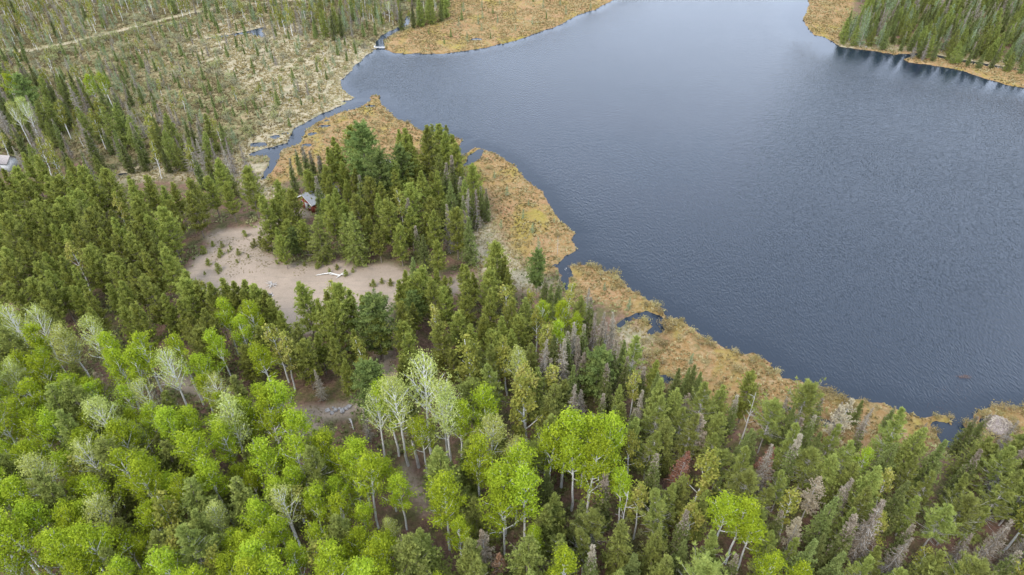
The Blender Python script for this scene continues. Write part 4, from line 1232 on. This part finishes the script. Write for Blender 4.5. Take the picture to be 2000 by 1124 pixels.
def cabin():
    x, y, z = place(600, 413)
    root = tag(obj('cabin', None, loc=(x, y, z)), 'small red cabin with grey gabled roof among pines', 'cabin')
    root.rotation_euler = (0, 0, math.radians(-38))
    W, L_, E, P = 5.4, 8.0, 2.5, 4.1          # gable width (x), length (y), eave, peak
    b = MB()
    b.box(-W / 2, W / 2, 0, .15, 0, E); b.box(-W / 2, W / 2, L_ - .15, L_, 0, E)
    b.box(-W / 2, -W / 2 + .15, .15, L_ - .15, 0, E); b.box(W / 2 - .15, W / 2, .15, L_ - .15, 0, E)
    for yy in (0, L_ - .15):
        b.indexed([(-W / 2, yy, E), (W / 2, yy, E), (0, yy, P), (-W / 2, yy + .15, E), (W / 2, yy + .15, E), (0, yy + .15, P)], [(0, 1, 2), (3, 5, 4)])
    obj('wall', b.mesh('cabin_wall', M['red_siding']), root)
    r = MB()
    ov = .45
    k = (P - E) / (W / 2)
    for s in (-1, 1):
        xo, zo = s * (W / 2 + ov), E - k * ov
        y0_, y1_ = -ov, L_ + ov
        V = [(xo, y0_, zo + .04), (0, y0_, P + .04), (0, y1_, P + .04), (xo, y1_, zo + .04), (xo, y0_, zo + .18), (0, y0_, P + .18), (0, y1_, P + .18), (xo, y1_, zo + .18)]
        r.indexed(V, [(0, 1, 2, 3), (4, 5, 6, 7), (0, 1, 5, 4), (3, 2, 6, 7), (0, 3, 7, 4)])
    obj('roof', r.mesh('cabin_roof', M['grey_shingle']), root)
    f = MB()
    for s in (-1, 1):
        xo, zo = s * (W / 2 + ov), E - k * ov
        f.indexed([(xo, -ov - .05, zo), (0, -ov - .05, P), (0, -ov - .05, P + .2), (xo, -ov - .05, zo + .2), (xo, -ov - .01, zo), (0, -ov - .01, P), (0, -ov - .01, P + .2), (xo, -ov - .01, zo + .2)], [(0, 1, 2, 3), (4, 5, 6, 7), (0, 1, 5, 4), (3, 2, 6, 7)])
    obj('fascia', f.mesh('cabin_fascia', M['white_paint']), root)
    def win(cx, wall, w=.9, h=1.0, zc_=1.5):
        fr, gl = MB(), MB()
        t = .1
        if wall == 'front':
            for a in ((-w / 2 - t, w / 2 + t, h / 2, h / 2 + t), (-w / 2 - t, w / 2 + t, -h / 2 - t, -h / 2), (-w / 2 - t, -w / 2, -h / 2, h / 2), (w / 2, w / 2 + t, -h / 2, h / 2)):
                fr.box(cx + a[0], cx + a[1], -.07, -.003, zc_ + a[2], zc_ + a[3])
            gl.box(cx - w / 2, cx + w / 2, -.03, -.004, zc_ - h / 2, zc_ + h / 2)
        else:
            X = -W / 2
            for a in ((-w / 2 - t, w / 2 + t, h / 2, h / 2 + t), (-w / 2 - t, w / 2 + t, -h / 2 - t, -h / 2), (-w / 2 - t, -w / 2, -h / 2, h / 2), (w / 2, w / 2 + t, -h / 2, h / 2)):
                fr.box(X - .07, X - .003, cx + a[0], cx + a[1], zc_ + a[2], zc_ + a[3])
            gl.box(X - .03, X - .004, cx - w / 2, cx + w / 2, zc_ - h / 2, zc_ + h / 2)
        wn = obj('window', gl.mesh('window_pane', M['window_glass']), root)
        obj('frame', fr.mesh('window_frame', M['white_paint']), wn)
    win(-1.5, 'front'); win(1.3, 'front'); win(2.0, 'side'); win(5.4, 'side')
    d = MB(); d.box(-.25, .6, -.06, -.004, .05, 2.05)
    dr = obj('door', d.mesh('cabin_door', M['white_paint']), root)
    hn = MB(); hn.box(.48, .54, -.12, -.061, .98, 1.06); obj('handle', hn.mesh('door_handle', M['char']), dr)
    fo = MB(); fo.box(-W / 2 + .05, W / 2 - .05, .05, L_ - .05, -.6, -.004); obj('foundation', fo.mesh('cabin_foundation', M['concrete']), root)
    ch = MB(); ch.box(1.0, 1.5, 5.6, 6.1, 3.2, 4.7); obj('chimney', ch.mesh('cabin_chimney', M['concrete']), root)


def shed(px_, py_, rot, W, L_, E, P, wall, roof, name, label):
    x, y, z = place(px_, py_)
    root = tag(obj(name, None, loc=(x, y, z)), label, 'shed')
    root.rotation_euler = (0, 0, math.radians(rot))
    b = MB()
    b.box(-L_ / 2, L_ / 2, -W / 2, W / 2, -.3, E)
    for xx in (-L_ / 2, L_ / 2):
        b.indexed([(xx, -W / 2, E), (xx, W / 2, E), (xx, 0, P)], [(0, 1, 2)])
    obj('wall', b.mesh(name + '_wall', wall), root)
    r = MB(); ov = .35; k = (P - E) / (W / 2)
    for s in (-1, 1):
        yo, zo = s * (W / 2 + ov), E - k * ov
        V = [(-L_ / 2 - ov, yo, zo + .03), (-L_ / 2 - ov, 0, P + .03), (L_ / 2 + ov, 0, P + .03), (L_ / 2 + ov, yo, zo + .03)]
        V += [(a, b_, c + .13) for a, b_, c in V]
        r.indexed(V, [(0, 1, 2, 3), (4, 5, 6, 7), (0, 1, 5, 4), (3, 2, 6, 7), (0, 3, 7, 4)])
    obj('roof', r.mesh(name + '_roof', roof), root)
    d = MB(); d.box(-.5, .5, -W / 2 - .05, -W / 2 - .003, .02, 1.95); obj('door', d.mesh(name + '_door', M['brown_shingle'] if wall is not M['brown_shingle'] else M['weathered_board']), root)


cabin()
shed(14, 331, -8, 3.6, 5.2, 2.5, 3.7, M['white_paint'], M['brown_shingle'], 'shed', 'small white-walled shed with brown shingle roof at the left edge')
shed(756, 338, 12, 2.6, 3.4, 2.2, 3.2, M['brown_shingle'], M['brown_shingle'], 'shed', 'tiny brown shed half hidden behind the tall white pine')

# dock at the head of the lake
x, y, _ = place(741, 92)
dk = tag(obj('dock', None, loc=(x, y, 0)), 'white wooden dock at the far head of the lake', 'dock')
dk.scale = (.62, .62, 1)
b = MB()
for i in range(12): b.box(-3.2 + i * .55, -3.2 + i * .55 + .5, -.7, .7, .36, .42)
obj('deck', b.mesh('dock_deck', M['bleached_wood']), dk)
for sx in (-2.9, 0, 2.9):
    for sy in (-.6, .6):
        b = MB(); b.tube([(sx, sy, -1), (sx, sy, .355)], .07, 6); obj('post', b.mesh('dock_post', M['grey_wood']), dk)
b = MB(); b.box(-3.6, -2.7, .71, 3.6, .36, .42); obj('walkway', b.mesh('dock_walkway', M['weathered_board']), dk)

# driftwood log with forked end
x, y, z = place(650, 541)
b = MB(); r_ = np.random.default_rng(3)
b.tube([(-3.4, -.2, .25), (-1.9, .15, .35), (-.4, .42, .4), (.2, .1, .35), (1.7, -.35, .3), (2.1, .1, .45), (2.9, .5, .7)], [.07, .12, .15, .17, .2, .16, .06], 7)
b.tube([(1.6, -.35, .3), (1.4, -.8, .3), (1.0, -1.1, .25)], [.15, .1, .04], 6)
b.tube([(.2, .1, .35), (-.1, -.25, .5), (-.5, -.3, .6)], [.1, .07, .03], 6)
b.tube([(1.9, 0, .4), (2.4, -.4, .5), (2.9, -.45, .75)], [.12, .08, .03], 6)
tag(obj('driftwood_log', b.mesh('driftwood_log', M['bleached_wood']), loc=(x, y, z - .1)), 'bleached white forked log lying on the open gravel', 'log')
# root stump
x, y, z = place(531, 562)
b = MB()
b.tube([(0, 0, 0), (.05, .05, .6), (0, .1, 1.0)], [.4, .3, .22], 8)
for i in range(13):
    a = i * 6.283 / 13 + r_.uniform(-.2, .2); e = r_.uniform(0, .9)
    p = path((0, 0, .35), (math.cos(a) * math.cos(e), math.sin(a) * math.cos(e), math.sin(e)), r_.uniform(.8, 1.7), 4, r_, -.5, .9)
    b.tube(p, [.13, .1, .07, .05, .02], 5)
tag(obj('tree_stump', b.mesh('tree_stump', M['grey_wood']), loc=(x, y, z - .05)), 'grey upturned root stump on the gravel left of the log', 'stump')
# fire ring
x, y, z = place(524, 581)
fr_ = tag(obj('fire_ring', None, loc=(x, y, z + .02)), 'dark burnt fire ring on the gravel below the stump', 'fire ring')
b = MB()
V = [(0, 0, .06)] + [(1.0 * math.cos(t) * r_.uniform(.8, 1.1), .75 * math.sin(t) * r_.uniform(.8, 1.1), .0) for t in np.linspace(0, 6.283, 16, endpoint=False)]
b.indexed(V, [(0, i + 1, (i + 1) % 16 + 1) for i in range(16)]); obj('ash', b.mesh('fire_ash', M['char']), fr_)


def rock_mb(seed, s):
    r = np.random.default_rng(seed)
    import bmesh
    bm = bmesh.new(); bmesh.ops.create_icosphere(bm, subdivisions=3, radius=1)
    V = np.array([v.co[:] for v in bm.verts]); F = np.array([[v.index for v in f.verts] for f in bm.faces]); bm.free()
    ax = r.normal(size=(9, 3)); ax = unit(ax)
    for a in ax:                      # cut facets
        d = V @ a; lim = r.uniform(.62, .85)
        V = V - np.maximum(d - lim, 0)[:, None] * a
    V = V * (1 + .04 * r.normal(size=(len(V), 1))) * s
    m_ = MB(); m_.indexed(V, F); return m_


for i in range(7):
    b = MB(); a = i * 6.283 / 7
    rb = rock_mb(40 + i, np.array([.2, .17, .14])); V = np.concatenate(rb.v) + np.array([1.05 * math.cos(a), .8 * math.sin(a), .08])
    b.indexed(V, rb.f3[0]); obj('stone', b.mesh('fire_stone', M['rock']), fr_)
rocks = [(641, 804, .75, 'rounded grey boulder at the left end of the boulder row'), (649, 809, .62, 'low pinkish boulder just below the left end of the boulder row'), (656, 804, .66, 'upright grey boulder third along the boulder row'),
         (663, 801, .5, 'small pale boulder in the middle of the boulder row'), (670, 805, .8, 'largest grey boulder of the boulder row'), (677, 800, .6, 'tan boulder next to the right end of the boulder row'), (682, 797, .7, 'flat topped boulder at the right end of the boulder row'), (651, 799, .42, 'smallest boulder behind the boulder row')]
for i, (a, b_, s, lb) in enumerate(rocks):
    x, y, z = place(a, b_)
    s = s * .72
    rb = rock_mb(60 + i, np.array([s, s * .8, s * .75]))
    o = obj('boulder', rb.mesh('boulder', M['rock'], True), loc=(x, y, z + s * .3)); o.rotation_euler = (0, 0, i * 1.1)
    tag(o, lb, 'boulder', 'boulders in a row beside the trail')

# stick lodge on the right bog
x, y, z = place(1955, 832)
b = MB()
for i in range(170):
    a = r_.uniform(0, 6.283); rad = 2.6 * math.sqrt(r_.random()); hgt = 1.3 * (1 - (rad / 2.6) ** 2)
    d = r_.uniform(0, 6.283); l = r_.uniform(.6, 1.5)
    c_ = np.array([rad * math.cos(a), rad * math.sin(a), hgt + .05])
    dv = np.array([math.cos(d), math.sin(d), r_.uniform(-.35, .35)])
    b.tube([c_ - dv * l / 2, c_ + dv * l / 2], [.05, .035], 4)
lodge = tag(obj('stick_lodge', None, loc=(x, y, z - .1)), 'heap of grey sticks forming a beaver lodge on the right bog', 'beaver lodge')
obj('sticks', b.mesh('lodge_sticks', M['lodge_wood']), lodge)
b = MB(); rb = rock_mb(88, np.array([2.5, 2.5, 1.25])); b.indexed(np.concatenate(rb.v), rb.f3[0]); obj('mound', b.mesh('lodge_mound', M['conifer_bark']), lodge)

# logs and broken trunks
def log(p, q, r0, lab, nm='fallen_log', mat='grey_wood', z0=.18):
    (x0, y0), (x1, y1) = at(*p, .5), at(*q, .5)
    za, zb_ = gz(x0, y0) + z0, gz(x1, y1) + z0
    L_ = math.hypot(x1 - x0, y1 - y0)
    b = MB()
    ts = np.linspace(0, 1, 6)
    pts = np.stack([(x1 - x0) * ts, (y1 - y0) * ts + .12 * np.sin(ts * 5), (zb_ - za) * ts + .05 * np.sin(ts * 7)], 1)
    b.tube(pts, np.linspace(r0, r0 * .35, 6), 6)
    for k in range(5):
        j = r_.integers(1, 5); a = r_.uniform(0, 6.28)
        b.tube([pts[j], pts[j] + np.array([math.cos(a) * .5, math.sin(a) * .5, .4])], [r0 * .4, r0 * .1], 4)
    tag(obj(nm, b.mesh(nm, M[mat]), loc=(x0, y0, za)), lab, 'log', 'fallen logs')
log((1106, 520), (1108, 548), .1, 'thin pale log lying across the small channel below the bog point', mat='bleached_wood')
log((1690, 93), (1712, 74), .14, 'pale fallen trunk leaning on the far right shore')
log((745, 28), (775, 38), .2, 'fallen green-grey trunk near the upper creek bend')
log((1035, 1000), (1000, 1030), .15, 'grey fallen log under the aspens at bottom centre')
log((684, 822), (692, 842), .18, 'thick grey log below the right end of the boulder row')
log((1130, 905), (1170, 930), .15, 'grey fallen log below the bright aspen clump')
log((60, 300), (100, 308), .18, 'weathered log on the meadow right of the white-walled shed')
x, y, z = place(818, 915)
b = MB(); b.tube([(0, 0, 0), (-.1, .1, 2.2), (-.5, .4, 5.2), (-.6, .5, 6.0)], [.28, .24, .2, .05], 8)
tag(obj('broken_trunk', b.mesh('broken_trunk', M['grey_wood']), loc=(x, y, z - .05)), 'broken leaning trunk below the tall white aspens', 'dead tree')

# water weeds showing at the surface
for i, (a, b_, n_, sx, sy, lb) in enumerate([(1885, 737, 70, .7, .2, 'small brown weed raft on the open water at right'), (1862, 778, 40, 2.2, 1.2, 'faint reddish weed patch above the small inlet'), (1830, 796, 26, 1.4, .6, 'thin reddish weeds close to the shore left of the inlet'), (1868, 763, 20, 2.0, .5, 'thin trail of reddish weeds between raft and inlet')]):
    x, y = at(a, b_)
    m_ = MB(); c_ = r_.normal(size=(n_, 3)) * np.array([sx, sy, 0]) + np.array([0, 0, .03])
    leaf_cloud(m_, c_, .07 if i else .14, r_, r_.uniform(.2, .8, n_), 6.0)
    tag(obj('water_weed', m_.mesh('water_weed', M['water_weed']), loc=(float(x), float(y), .015)), lb, 'water plants', 'water weeds')
